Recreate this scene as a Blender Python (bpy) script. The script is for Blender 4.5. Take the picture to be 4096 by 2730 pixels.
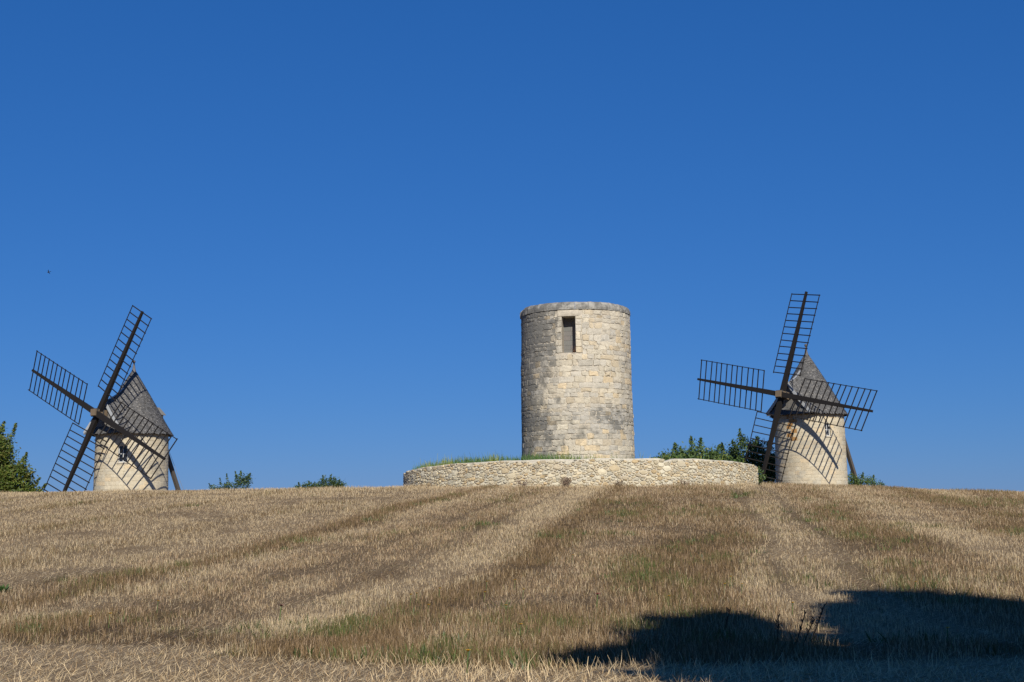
import bpy, math, random
import numpy as np
from mathutils import Matrix, Vector

for o in list(bpy.data.objects):
    bpy.data.objects.remove(o, do_unlink=True)
SC = bpy.context.scene
COL = SC.collection
rng = np.random.default_rng(7)
random.seed(7)
R = math.radians

# ------------------------------------------------------------------ camera
PITCH, ROLL = math.atan(689 / 5222.0), 0.014
cd = bpy.data.cameras.new("camera")
cam = bpy.data.objects.new("camera", cd)
COL.objects.link(cam)
cd.sensor_width = 36.0
cd.lens = 5222.0 / 4096.0 * 36.0
cd.clip_start = 0.05
cd.clip_end = 6000
cam.matrix_world = Matrix.Rotation(math.pi / 2 + PITCH, 4, 'X') @ Matrix.Rotation(-ROLL, 4, 'Z')
SC.camera = cam

# ------------------------------------------------------------------ sky, sun, exposure
SUN_AZ, SUN_EL = R(10), R(31)                 # azimuth measured from straight behind the camera towards the right
SUN = Vector((math.sin(SUN_AZ) * math.cos(SUN_EL), -math.cos(SUN_AZ) * math.cos(SUN_EL), math.sin(SUN_EL)))
w = bpy.data.worlds.new("World")
SC.world = w
w.use_nodes = True
nt = w.node_tree
nt.nodes.clear()
sky = nt.nodes.new('ShaderNodeTexSky')
sky.sky_type = 'NISHITA'
sky.sun_disc = False
sky.sun_elevation = SUN_EL
sky.sun_rotation = math.pi - SUN_AZ
sky.altitude = 100
sky.air_density = 1.0
sky.dust_density = 0.0
sky.ozone_density = 6.0
sep = nt.nodes.new('ShaderNodeSeparateColor')
com = nt.nodes.new('ShaderNodeCombineColor')
nt.links.new(sky.outputs[0], sep.inputs[0])
for i_, (pw_, gn_) in enumerate(((1.0, 0.149), (0.65, 0.543), (0.56, 1.326))):     # colour response of clear, deep-blue summer air
    p_ = nt.nodes.new('ShaderNodeMath'); p_.operation = 'POWER'; p_.inputs[1].default_value = pw_
    g_ = nt.nodes.new('ShaderNodeMath'); g_.operation = 'MULTIPLY'; g_.inputs[1].default_value = gn_
    nt.links.new(sep.outputs[i_], p_.inputs[0]); nt.links.new(p_.outputs[0], g_.inputs[0]); nt.links.new(g_.outputs[0], com.inputs[i_])
bg = nt.nodes.new('ShaderNodeBackground')
bg.inputs['Strength'].default_value = 0.13
wo = nt.nodes.new('ShaderNodeOutputWorld')
nt.links.new(com.outputs[0], bg.inputs[0])
nt.links.new(bg.outputs[0], wo.inputs[0])
sl = bpy.data.lights.new("sun", 'SUN')
sl.energy = 5.0
sl.angle = R(0.53)
sl.color = (1.0, 0.95, 0.86)
so = bpy.data.objects.new("sun", sl)
COL.objects.link(so)
so.rotation_euler = SUN.to_track_quat('Z', 'Y').to_euler()
SC.view_settings.view_transform = 'Standard'
SC.view_settings.look = 'None'
SC.view_settings.exposure = 0.0
SC.view_settings.gamma = 1.0
SC.view_settings.use_curve_mapping = False
SC.render.engine = 'CYCLES'
SC.cycles.max_bounces = 5
SC.cycles.diffuse_bounces = 3

# ------------------------------------------------------------------ helpers
def tag(o, label=None, cat=None, group=None, kind=None):
    if label: o['label'] = label
    if cat: o['category'] = cat
    if group: o['group'] = group
    if kind: o['kind'] = kind
    return o

def empty(name, loc):
    o = bpy.data.objects.new(name, None)
    o.empty_display_size = 0.5
    o.location = loc
    COL.objects.link(o)
    return o

def link(name, me, parent=None):
    o = bpy.data.objects.new(name, me)
    COL.objects.link(o)
    if parent is not None:
        o.parent = parent
    return o

def np_mesh(name, V, F, mat, parent=None, col=None, smooth=False):
    """V (n,3) array, F (m,k) array of k-gons, col (n,4) point colours"""
    V = np.asarray(V, np.float32); F = np.asarray(F, np.int32)
    me = bpy.data.meshes.new(name)
    k = F.shape[1]
    me.vertices.add(len(V)); me.vertices.foreach_set('co', V.ravel())
    me.loops.add(F.size); me.loops.foreach_set('vertex_index', F.ravel())
    me.polygons.add(len(F))
    me.polygons.foreach_set('loop_start', np.arange(0, F.size, k, dtype=np.int32))
    if smooth:
        me.polygons.foreach_set('use_smooth', np.ones(len(F), bool))
    me.update(calc_edges=True)
    if col is not None:
        a = me.color_attributes.new('col', 'FLOAT_COLOR', 'POINT')
        a.data.foreach_set('color', np.asarray(col, np.float32).ravel())
    me.materials.append(mat)
    return link(name, me, parent)

class MB:
    """collects polygons of any size into one mesh"""
    def __init__(self): self.v = []; self.f = []; self.c = []
    def add(self, vs, fs, c=(1, 1, 1, 0)):
        b = len(self.v)
        self.v += [tuple(p) for p in vs]
        self.f += [tuple(i + b for i in f) for f in fs]
        self.c += [c] * len(vs)
    def beam(self, p0, p1, wd, ht, up=(0, 0, 1), w1=None, h1=None, c=(1, 1, 1, 0)):
        p0 = Vector(p0); p1 = Vector(p1); d = (p1 - p0).normalized()
        s = d.cross(Vector(up))
        if s.length < 1e-4: s = d.cross(Vector((1, 0, 0)))
        s.normalize(); u = s.cross(d).normalized()
        w1 = wd if w1 is None else w1; h1 = ht if h1 is None else h1
        vs = []
        for p, a, b in ((p0, wd, ht), (p1, w1, h1)):
            for i, j in ((-1, -1), (1, -1), (1, 1), (-1, 1)):
                vs.append(p + s * (a / 2 * i) + u * (b / 2 * j))
        self.add(vs, [(0, 3, 2, 1), (4, 5, 6, 7), (0, 1, 5, 4), (1, 2, 6, 5), (2, 3, 7, 6), (3, 0, 4, 7)], c)
    def tube(self, pts, rad, n=6, c=(1, 1, 1, 0)):
        pts = [Vector(p) for p in pts]; vs = []; fs = []
        for i, p in enumerate(pts):
            d = (pts[min(i + 1, len(pts) - 1)] - pts[max(i - 1, 0)]).normalized()
            a = d.orthogonal().normalized(); b = d.cross(a)
            r = rad[i] if hasattr(rad, '__len__') else rad
            for k in range(n):
                t = 2 * math.pi * k / n
                vs.append(p + a * (r * math.cos(t)) + b * (r * math.sin(t)))
        for i in range(len(pts) - 1):
            for k in range(n):
                fs.append((i * n + k, i * n + (k + 1) % n, (i + 1) * n + (k + 1) % n, (i + 1) * n + k))
        fs.append(tuple(range(n))[::-1]); fs.append(tuple((len(pts) - 1) * n + k for k in range(n)))
        self.add(vs, fs, c)
    def lathe(self, prof, center=(0, 0, 0), n=16, c=(1, 1, 1, 0)):
        vs = []; fs = []
        for r, z in prof:
            for k in range(n):
                t = 2 * math.pi * k / n
                vs.append((center[0] + r * math.cos(t), center[1] + r * math.sin(t), center[2] + z))
        for i in range(len(prof) - 1):
            for k in range(n):
                fs.append((i * n + k, i * n + (k + 1) % n, (i + 1) * n + (k + 1) % n, (i + 1) * n + k))
        self.add(vs, fs, c)
    def build(self, name, mat, parent=None, smooth=False):
        me = bpy.data.meshes.new(name)
        me.from_pydata(self.v, [], self.f)
        a = me.color_attributes.new('col', 'FLOAT_COLOR', 'POINT')
        a.data.foreach_set('color', np.array(self.c, np.float32).ravel())
        if smooth:
            me.polygons.foreach_set('use_smooth', np.ones(len(me.polygons), bool))
        me.materials.append(mat)
        return link(name, me, parent)

_lat = {}
def vnoise(x, y, seed=0):
    """2-D value noise in 0..1 on arrays"""
    if seed not in _lat:
        _lat[seed] = np.random.default_rng(100 + seed).random((256, 256))
    L = _lat[seed]
    x = np.asarray(x, float); y = np.asarray(y, float)
    xi = np.floor(x).astype(int); yi = np.floor(y).astype(int)
    fx = x - xi; fy = y - yi
    fx = fx * fx * (3 - 2 * fx); fy = fy * fy * (3 - 2 * fy)
    g = lambda i, j: L[(xi + i) % 256, (yi + j) % 256]
    return (g(0, 0) * (1 - fx) + g(1, 0) * fx) * (1 - fy) + (g(0, 1) * (1 - fx) + g(1, 1) * fx) * fy

def fnoise(x, y, seed=0, octs=3):
    t = 0; a = 0.5; s = 0
    for i in range(octs):
        t = t + a * vnoise(np.asarray(x) * 2 ** i, np.asarray(y) * 2 ** i, seed + i); s += a; a *= 0.55
    return t / s

def sstep(x, a, b):
    t = np.clip((np.asarray(x, float) - a) / (b - a), 0, 1)
    return t * t * (3 - 2 * t)

# ------------------------------------------------------------------ materials
def new_mat(name):
    m = bpy.data.materials.new(name)
    m.use_nodes = True
    n = m.node_tree.nodes; b = n['Principled BSDF']
    return m, n, m.node_tree.links, b

def nnode(n, l, scale, detail=4, rough=0.6, vec=None):
    t = n.new('ShaderNodeTexNoise')
    t.inputs['Scale'].default_value = scale
    t.inputs['Detail'].default_value = detail
    t.inputs['Roughness'].default_value = rough
    if vec is not None: l.new(vec, t.inputs['Vector'])
    return t

def mathn(n, l, op, a, b=None, clamp=False):
    m = n.new('ShaderNodeMath'); m.operation = op; m.use_clamp = clamp
    for i, v in enumerate((a, b)):
        if v is None: continue
        if isinstance(v, (int, float)): m.inputs[i].default_value = v
        else: l.new(v, m.inputs[i])
    return m.outputs[0]

def mixc(n, l, fac, a, b, mode='MIX'):
    m = n.new('ShaderNodeMix'); m.data_type = 'RGBA'; m.blend_type = mode
    for s, v in ((m.inputs[0], fac), (m.inputs[6], a), (m.inputs[7], b)):
        if isinstance(v, (int, float)): s.default_value = v
        elif isinstance(v, tuple): s.default_value = v
        else: l.new(v, s)
    return m.outputs[2]

def stone_mat(name, lichen=(0.10, 0.097, 0.086), bump=0.5, fine=22, contrast=0.5, lich_gain=5.0):
    m, n, l, b = new_mat(name)
    geo = n.new('ShaderNodeNewGeometry'); pos = geo.outputs['Position']
    at = n.new('ShaderNodeAttribute'); at.attribute_name = 'col'
    n1 = nnode(n, l, fine, 6, 0.7, pos); n2 = nnode(n, l, 2.3, 6, 0.65, pos); n3 = nnode(n, l, 5.5, 5, 0.6, pos)
    v = mathn(n, l, 'ADD', mathn(n, l, 'MULTIPLY', mathn(n, l, 'SUBTRACT', n1.outputs[0], 0.5), contrast * 1.6),
              mathn(n, l, 'ADD', mathn(n, l, 'MULTIPLY', mathn(n, l, 'SUBTRACT', n3.outputs[0], 0.5), contrast * 1.3), 1.0))
    cc = n.new('ShaderNodeCombineColor')
    for i in range(3): l.new(v, cc.inputs[i])
    base = mixc(n, l, 1.0, at.outputs['Color'], cc.outputs[0], 'MULTIPLY')
    k = mathn(n, l, 'ADD', n2.outputs[0], mathn(n, l, 'MULTIPLY', at.outputs['Alpha'], 0.45))
    k = mathn(n, l, 'MULTIPLY', mathn(n, l, 'SUBTRACT', k, 0.66), lich_gain, True)
    k = mathn(n, l, 'MULTIPLY', k, mathn(n, l, 'MULTIPLY', n1.outputs[0], 1.35, True))
    fin = mixc(n, l, k, base, lichen + (1,))
    l.new(fin, b.inputs['Base Color'])
    b.inputs['Roughness'].default_value = 0.92
    b.inputs['Specular IOR Level'].default_value = 0.15
    bp = n.new('ShaderNodeBump'); bp.inputs['Strength'].default_value = bump; bp.inputs['Distance'].default_value = 0.03
    l.new(mathn(n, l, 'ADD', n1.outputs[0], n3.outputs[0]), bp.inputs['Height'])
    l.new(bp.outputs[0], b.inputs['Normal'])
    return m

def attr_mat(name, rough=0.8, spec=0.2, trans=0.0, nscale=None, namp=0.4, bump=0.0):
    m, n, l, b = new_mat(name)
    at = n.new('ShaderNodeAttribute'); at.attribute_name = 'col'
    c = at.outputs['Color']
    if nscale:
        geo = n.new('ShaderNodeNewGeometry')
        t = nnode(n, l, nscale, 5, 0.65, geo.outputs['Position'])
        v = mathn(n, l, 'ADD', mathn(n, l, 'MULTIPLY', mathn(n, l, 'SUBTRACT', t.outputs[0], 0.5), namp * 2), 1.0)
        cc = n.new('ShaderNodeCombineColor')
        for i in range(3): l.new(v, cc.inputs[i])
        c = mixc(n, l, 1.0, c, cc.outputs[0], 'MULTIPLY')
        if bump:
            bp = n.new('ShaderNodeBump'); bp.inputs['Strength'].default_value = bump; bp.inputs['Distance'].default_value = 0.02
            l.new(t.outputs[0], bp.inputs['Height']); l.new(bp.outputs[0], b.inputs['Normal'])
    l.new(c, b.inputs['Base Color'])
    b.inputs['Roughness'].default_value = rough
    b.inputs['Specular IOR Level'].default_value = spec
    if trans:
        tr = n.new('ShaderNodeBsdfTranslucent'); l.new(c, tr.inputs[0])
        mx = n.new('ShaderNodeMixShader'); mx.inputs[0].default_value = trans
        l.new(b.outputs[0], mx.inputs[1]); l.new(tr.outputs[0], mx.inputs[2])
        l.new(mx.outputs[0], n['Material Output'].inputs[0])
    return m

M_TOWER = stone_mat('weathered_limestone')
M_WALL = stone_mat('rubble_limestone', lichen=(0.2, 0.18, 0.15), fine=30, contrast=0.45, lich_gain=3.0, bump=0.5)
M_LIME = stone_mat('limewashed_stone', lichen=(0.25, 0.235, 0.2), fine=18, contrast=0.4, bump=0.45, lich_gain=3.0)
M_CAP = stone_mat('lichened_coping', lichen=(0.09, 0.087, 0.08), fine=34, contrast=0.8, lich_gain=6.0)
M_BLOCK = stone_mat('cement_block', lichen=(0.2, 0.19, 0.18), fine=40, contrast=0.25, bump=0.2)
M_WOOD = attr_mat('weathered_timber', 0.75, 0.25, nscale=14, namp=0.35, bump=0.3)
M_SHINGLE = attr_mat('wood_shingle', 0.8, 0.25, nscale=16, namp=0.3, bump=0.2)
M_METAL = attr_mat('painted_metal', 0.55, 0.3, nscale=20, namp=0.15)
M_STRAW = attr_mat('straw', 0.6, 0.3, trans=0.12)
M_LEAF = attr_mat('leaf', 0.5, 0.35, trans=0.22)
M_BARK = attr_mat('bark', 0.9, 0.1, nscale=20, namp=0.4, bump=0.4)
M_PETAL = attr_mat('petal', 0.6, 0.2, trans=0.2)
mg, n_, l_, b_ = new_mat('window_glass')
b_.inputs['Base Color'].default_value = (0.012, 0.014, 0.02, 1); b_.inputs['Roughness'].default_value = 0.25
M_GLASS = mg

# ------------------------------------------------------------------ terrain
_AU = np.array([-.6, -.39, -.3, -.2, -.08, .05, .19, .24, .28, .32, .39, .6])
_AV = np.array([.0195, .0205, .0208, .0206, .0208, .0205, .0187, .0172, .0153, .0124, .0098, .007])
_GY = np.array([9, 12, 18, 25, 32, 40, 48, 55, 61, 67, 72.])
_GV = np.array([.152, .127, .095, .063, .041, .0245, .0132, .0065, .0022, 0., 0.])
_fy = np.linspace(9, 72, 400)
_fg = np.interp(_fy, _GY, _GV)
for _ in range(3):
    _fg[4:-4] = np.convolve(_fg, np.ones(9) / 9, 'valid')

def terrain(X, Y):
    X = np.asarray(X, float); Y = np.asarray(Y, float)
    Yc = np.maximum(Y, 1.0)
    A = np.interp(X / Yc, _AU, _AV)
    A = 0.0207 + (A - 0.0207) * sstep(Y, 18, 60)
    g = np.interp(Yc, _fy, _fg)
    zf = np.minimum(Yc, 72) * (A - g)
    z9 = 9 * (0.0207 - 0.152)
    near = -1.5 + (z9 + 1.5) * sstep(Y, 2.5, 9)
    z = np.where(Y < 9, near, zf)
    drop = np.where(Y > 67, ((np.maximum(Y, 67) - 67) / 33) ** 1.5, 0)
    k = 3.3 - 1.5 * sstep(X, -10, 25)
    z = z - np.minimum(drop * k, 14)
    far = sstep(np.hypot(X, Y), 250, 600)
    z = z * (1 - far) - 14 * far
    amp = 0.06 * (1 - sstep(np.abs(Y - 40), 60, 90))
    z = z + (fnoise(X / 2.6, Y / 2.6, 20, 3) - 0.5) * amp
    return z

def tz(x, y): return float(terrain(np.array([x]), np.array([y]))[0])

def bump1(s, c, wd): return np.exp(-((s - c) / wd) ** 2)

_DARK = [(5.07, 31.17, 0.54), (3.82, 25.66, 0.44), (3.61, 29.76, 0.46), (8.13, 31.1, 0.54), (9.21, 30.45, 0.52), (18.78, 50.74, 0.87), (13.16, 34.91, 0.53), (4.29, 47.27, 0.72), (3.13, 40.4, 0.54), (9.24, 53.67, 0.72), (2.23, 23.67, 0.32), (0.34, 15.83, 0.33), (0.12, 17.74, 0.31), (-7.42, 24.99, 0.33), (-8.52, 23.71, 0.36), (-3.57, 48.66, 0.47), (-0.85, 38.43, 0.44), (-4.36, 39.74, 0.46), (-5.39, 31.32, 0.36), (-6.04, 16.89, 0.29), (-5.58, 18.18, 0.28), (-4.73, 17.69, 0.3), (-2.31, 24.45, 0.28), (10.03, 42.54, 0.57), (1.19, 32.93, 0.38), (-2.08, 14.52, 0.31), (-1.29, 18.83, 0.32)]
_PALE = [(7.4, 39.02, 0.26), (6.25, 32.48, 0.25), (5.55, 28.46, 0.25), (4.31, 23.98, 0.28), (3.89, 22.03, 0.25), (11.03, 33.83, 0.45), (10.8, 31.34, 0.42), (7.58, 21.65, 0.33), (-0.83, 27.51, 0.32), (1.17, 43.13, 0.5), (-7.0, 27.21, 0.36), (-3.5, 22.9, 0.31), (1.92, 52.23, 0.6), (10.96, 48.37, 0.46), (4.2, 19.8, 0.25)]
def patches(X, Y, L):
    v = 0
    for (x, y, r) in L:
        v = v + np.exp(-(((X - x - .141 * (Y - y)) / (r * 1.25)) ** 2 + ((Y - y) / (r * 5.5)) ** 2))
    return v

def zones(X, Y):
    """what grows and lies where: dark weedy strips, pale swaths, green, lying straw"""
    wob = (fnoise(X / 6, Y / 9, 40, 2) - 0.5) * 1.6
    s = X - 0.141 * Y + wob * 0.55
    n1 = fnoise(X / 2.2, Y / 2.8, 50, 3); n2 = fnoise(X / 0.7, Y / 0.9, 60, 2); n3 = fnoise(s / 0.9, Y / 10, 70, 3)
    dark = (1.25 * bump1(s, -10.3, .42) + 1.1 * bump1(s, -3.7, .6) + .55 * bump1(s, -1.0, 1.3) + .35 * bump1(s, .3, .7)
            + .5 * bump1(s, 4.2, 1.2) + .95 * bump1(s, 9.6, 1.0) + .6 * bump1(s, 14, 1.2) + .35 * bump1(s, -7.6, .7))
    for c in (-14.5, -19.3, -24.5, -30, -36): dark = dark + .6 * bump1(s, c, .7)
    pale = (.9 * bump1(s, -5.1, .8) + .95 * bump1(s, 2.1, .85) + .6 * bump1(s, 6.4, .9) + .6 * bump1(s, -9.2, .5)
            + .75 * sstep(-s, 11, 12) + .35 * bump1(s, 3.0, .5) + .5 * bump1(s, 11.6, .7))
    right = sstep(s, -4, 2)
    wd_ = patches(X + wob * .3, Y, _DARK); wp_ = patches(X + wob * .3, Y, _PALE)
    dark = dark + .9 * wd_ - .5 * wp_; pale = pale + .8 * wp_ - .4 * wd_
    dark = np.clip(dark * (0.35 + 1.3 * n3) + (n1 - .52) * 1.1 + .24 * right, 0, 1.2)
    pale = np.clip(pale * (0.6 + n3) + (n2 - .5) * .7, 0, 1)
    Ye = Y + (n1 - .5) * 1.6 - .62 * np.maximum(0, -X)
    strip = 1 - sstep(Ye, 10.6, 11.3)      # mown strip at the near edge
    edge = bump1(Ye, 12.2, 1.1)                      # rank growth along it
    dark = np.clip(dark + .75 * edge, 0, 1.2) * (1 - .9 * strip)
    pale = np.clip(pale * (1 - edge) + .9 * strip, 0, 1)
    green = np.clip((n1 - .5) * 1.6 + (n2 - .5) * .8, 0, 1) * (.12 + .5 * dark + .25 * edge) + .35 * bump1(Y, 14, 3.5) * np.clip((n2 - .52) * 3, 0, 1)
    green = green + .45 * np.clip(wd_, 0, 1) * np.clip((n2 - .42) * 3, 0, 1)
    green = green * (1 - .8 * strip) * (1 - .55 * sstep(-s, 10.5, 12))
    lie = np.clip(.24 + .75 * strip + .35 * sstep(-s, 10.5, 12) * (1 - dark) + .5 * bump1(s, 2.5, .6) * n1 + (n1 < .36) * .4 + .6 * (bump1(s, 1.5, .22) + bump1(s, 2.9, .22) + .7 * bump1(s, -5.9, .25) + .7 * bump1(s, -7.4, .25)), 0, .95)
    return s, dark, pale, np.clip(green, 0, .8), lie, strip, edge, n1, n2

ys = np.concatenate([np.linspace(-120, -4, 18), np.arange(-2, 8, .8), np.arange(8, 76, .35), np.arange(76, 130, 1.5), np.linspace(135, 700, 40), np.linspace(800, 3500, 12)])
xs = np.concatenate([np.linspace(-3500, -500, 10), np.linspace(-400, -60, 26), np.arange(-56, -31, 2.), np.arange(-31, 31, .4), np.arange(31, 58, 2.), np.linspace(60, 400, 26), np.linspace(500, 3500, 10)])
GX, GY = np.meshgrid(xs, ys)
GZ = terrain(GX, GY)
V = np.stack([GX.ravel(), GY.ravel(), GZ.ravel()], 1)
nx, ny = len(xs), len(ys)
ii, jj = np.meshgrid(np.arange(nx - 1), np.arange(ny - 1))
q = (jj * nx + ii).ravel()
F = np.stack([q, q + 1, q + 1 + nx, q + nx], 1)
s_, dk, pl, gr, li, st, ed, n1_, n2_ = zones(V[:, 0], V[:, 1])
soil = np.array([.12, .08, .042]); litter = np.array([.28, .20, .115]); moss = np.array([.10, .10, .04])
mixp = np.clip(.45 + .5 * pl - .45 * dk + .5 * st, 0, 1.25)[:, None]
cg = soil * (1 - mixp) + litter * mixp
cg = cg * (1 - .5 * gr[:, None]) + moss * .5 * gr[:, None]
mf, n_, l_, b_ = new_mat('stubble_soil')
at = n_.new('ShaderNodeAttribute'); at.attribute_name = 'col'
ge = n_.new('ShaderNodeNewGeometry')
t1 = nnode(n_, l_, 9, 8, .75, ge.outputs['Position']); t2 = nnode(n_, l_, 45, 4, .7, ge.outputs['Position'])
v = mathn(n_, l_, 'ADD', mathn(n_, l_, 'MULTIPLY', mathn(n_, l_, 'SUBTRACT', t1.outputs[0], .5), 1.5), mathn(n_, l_, 'ADD', mathn(n_, l_, 'MULTIPLY', mathn(n_, l_, 'SUBTRACT', t2.outputs[0], .5), 1.4), 1.0))
cc = n_.new('ShaderNodeCombineColor')
for i in range(3): l_.new(v, cc.inputs[i])
l_.new(mixc(n_, l_, 1.0, at.outputs['Color'], cc.outputs[0], 'MULTIPLY'), b_.inputs['Base Color'])
b_.inputs['Roughness'].default_value = 1; b_.inputs['Specular IOR Level'].default_value = 0.05
bp = n_.new('ShaderNodeBump'); bp.inputs['Strength'].default_value = .9; bp.inputs['Distance'].default_value = .05
l_.new(t1.outputs[0], bp.inputs['Height']); l_.new(bp.outputs[0], b_.inputs['Normal'])
field = np_mesh('field', V, F, mf, col=np.concatenate([cg, np.ones((len(cg), 1))], 1), smooth=True)
tag(field, 'harvested hillside field of dry stubble', kind='structure')

# ------------------------------------------------------------------ masonry
def stone_geo(poly, fmap, joint, proud, rough, dome=0.6):
    """poly: list of (u,z); rings at three depths, fan in the middle"""
    P = np.array(poly, float)
    c = P.mean(0)
    k = len(P)
    d = P - c
    ext = np.hypot(d[:, 0], d[:, 1])[:, None] + 1e-6
    j = rng.normal(0, rough, (k, 2))
    A = c + d * np.maximum(0.3, 1 - joint / ext) + j * .5
    B = c + (A - c) * np.maximum(.5, 1 - (proud * .7 + joint * .7) / ext)
    D = c + (A - c) * .5 + j
    vs = []
    dz = rng.normal(0, rough * .6, k)
    for (ring, dep, ds) in ((A, -0.05, 0), (B, proud * dome, dz), (D, proud, dz * .8)):
        dp = np.full(k, dep) + ds
        vs.append(fmap(ring[:, 0], ring[:, 1], dp))
    vs.append(fmap(c[None, 0], c[None, 1], np.array([proud * 1.05 + rng.normal(0, rough * .5)])))
    vs = np.concatenate(vs)
    fs = []
    for r in (0, 1):
        for i in range(k):
            a = r * k + i; b = r * k + (i + 1) % k
            fs.append((a, b, b + k, a + k))
    for i in range(k):
        fs.append((2 * k + i, 2 * k + (i + 1) % k, 3 * k))
    return vs, fs

def chaikin(P, n=1, t=.25):
    P = np.array(P, float)
    for _ in range(n):
        Q = np.roll(P, -1, 0)
        P = np.stack([P * (1 - t) + Q * t, P * t + Q * (1 - t)], 1).reshape(-1, 2)
    return P

def rect_poly(u0, u1, z0, z1, jit, cut=.10):
    P = [(u0, z0), ((u0 + u1) / 2, z0), (u1, z0), (u1, (z0 + z1) / 2), (u1, z1), ((u0 + u1) / 2, z1), (u0, z1), (u0, (z0 + z1) / 2)]
    P = np.array(P) + rng.normal(0, jit, (8, 2))
    m = min(u1 - u0, z1 - z0) * cut
    out = []
    for i in range(8):
        if i % 2 == 0:
            a, b, cc_ = P[i - 1], P[i], P[(i + 1) % 8]
            out.append(b + (a - b) / np.linalg.norm(a - b) * m); out.append(b + (cc_ - b) / np.linalg.norm(cc_ - b) * m)
        else: out.append(P[i])
    return np.array(out)

def place_stones(items, parent, mat, view_center, limit=300, name='stone'):
    """items: (vs, fs, colour4, showing); the ones that show largest become objects of their own"""
    order = sorted(range(len(items)), key=lambda i: -items[i][3])
    rest = MB()
    for rank, i in enumerate(order):
        vs, fs, c, sh = items[i]
        if rank < limit and sh > 0:
            me = bpy.data.meshes.new(name)
            me.from_pydata([tuple(p) for p in vs], [], fs)
            a = me.color_attributes.new('col', 'FLOAT_COLOR', 'POINT')
            a.data.foreach_set('color', np.tile(np.array(c, np.float32), len(vs)))
            me.materials.append(mat)
            link(name, me, parent)
        else:
            rest.add(vs, fs, c)
    if rest.v:
        r = rest.build('small_stones', mat, parent)
        tag(r, kind='stuff')

def core_mesh(mb, rad, z0, z1, nseg, nz, hole=None, c=(1, 1, 1, 0), depth=0.5):
    """tapered drum as a quad grid; hole=(t0,t1,za,zb) leaves an opening with reveals"""
    ts = set(2 * math.pi * k / nseg for k in range(nseg)); zs = set(z0 + (z1 - z0) * k / nz for k in range(nz + 1))
    if hole:
        hole = (hole[0] % (2 * math.pi), hole[1] % (2 * math.pi), hole[2], hole[3])
        t0, t1, za, zb = hole
        ts = set(t for t in ts if not (t0 - .04 < t < t1 + .04)) | {t0, t1}
        zs = set(z for z in zs if abs(z - za) > .05 and abs(z - zb) > .05) | {za, zb}
    ts = sorted(ts); zs = sorted(zs)
    n = len(ts); vs = []; fs = []
    for z in zs:
        for t in ts:
            r = rad(z); vs.append((r * math.cos(t), r * math.sin(t), z))
    for i in range(len(zs) - 1):
        for k in range(n):
            if hole and abs(ts[k] - hole[0]) < 1e-6 and zs[i] > hole[2] - 1e-6 and zs[i + 1] < hole[3] + 1e-6: continue
            fs.append((i * n + k, i * n + (k + 1) % n, (i + 1) * n + (k + 1) % n, (i + 1) * n + k))
    mb.add(vs, fs, c)
    if hole:
        t0, t1, za, zb = hole
        tm = (t0 + t1) / 2
        inn = np.array([math.cos(tm), math.sin(tm)]) * depth
        P = lambda t, z: np.array([rad(z) * math.cos(t), rad(z) * math.sin(t), z])
        o = [P(t0, za), P(t1, za), P(t1, zb), P(t0, zb)]
        b = [p - np.array([inn[0], inn[1], 0]) for p in o]
        mb.add(o + b, [(0, 4, 5, 1), (1, 5, 6, 2), (2, 6, 7, 3), (3, 7, 4, 0), (4, 7, 6, 5)], c)

def courses(Rf, z0, z1, hmin, hmax, wmin, wmax, wave=.02):
    """list of (u0,u1,za,zb) all round a drum"""
    out = []; z = z0
    while z < z1 - .08:
        h = random.uniform(hmin, hmax)
        if z + h > z1 - .1: h = z1 - z
        C = 2 * math.pi * Rf
        u = -C / 2 + random.uniform(0, .3)
        end = u + C
        while u < end - .05:
            wd = random.uniform(wmin, wmax)
            if random.random() < .15: wd *= 1.5
            if end - (u + wd) < wmin * .7: wd = end - u
            if h > .3 and random.random() < .2 and wd < .5:
                hs = h * random.uniform(.4, .6)
                out.append((u, u + wd, z, z + hs)); out.append((u, u + wd, z + hs, z + h))
            else: out.append((u, u + wd, z, z + h))
            u += wd
        z += h
    return out

# ------------------------------------------------------------------ central tower (ruined mill)
TC = np.array([3.60, 73.2]); TZ0 = 2.30; TZ1 = 10.98
tower = empty('ruined_tower', (TC[0], TC[1], TZ0))
tag(tower, 'round roofless pale limestone tower with one high blocked opening, behind the curved wall', 'tower')
TR = lambda z: 3.155 - (z / 8.68) * 0.095
def tower_map(u, z, dep):
    t = -math.pi / 2 + np.asarray(u) / 3.1
    r = 3.155 - np.asarray(z) / 8.68 * .095 + dep + .012 * np.sin(t * 3 + z)
    return np.stack([r * np.cos(t), r * np.sin(t), np.asarray(z, float)], -1)
HT0, HT1 = -math.pi / 2 - .295, -math.pi / 2 - .048
HZA, HZB = 8.585 - TZ0, 10.58 - TZ0
mb = MB()
core_mesh(mb, lambda z: TR(z) - .024, -.6, 8.66, 56, 14, (HT0, HT1, HZA, HZB), (.50, .44, .345, .3), depth=1.0)
mb.build('mortar_core', M_TOWER, tower)
hu0, hu1 = (HT0 + math.pi / 2) * 3.1, (HT1 + math.pi / 2) * 3.1
items = []
PAL = [(0.5626, 0.487, 0.3555), (0.5432, 0.4775, 0.36), (0.582, 0.5109, 0.378), (0.4947, 0.4488, 0.36), (0.5529, 0.4536, 0.3015), (0.4753, 0.4345, 0.351), (0.5917, 0.5252, 0.396)]
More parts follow.
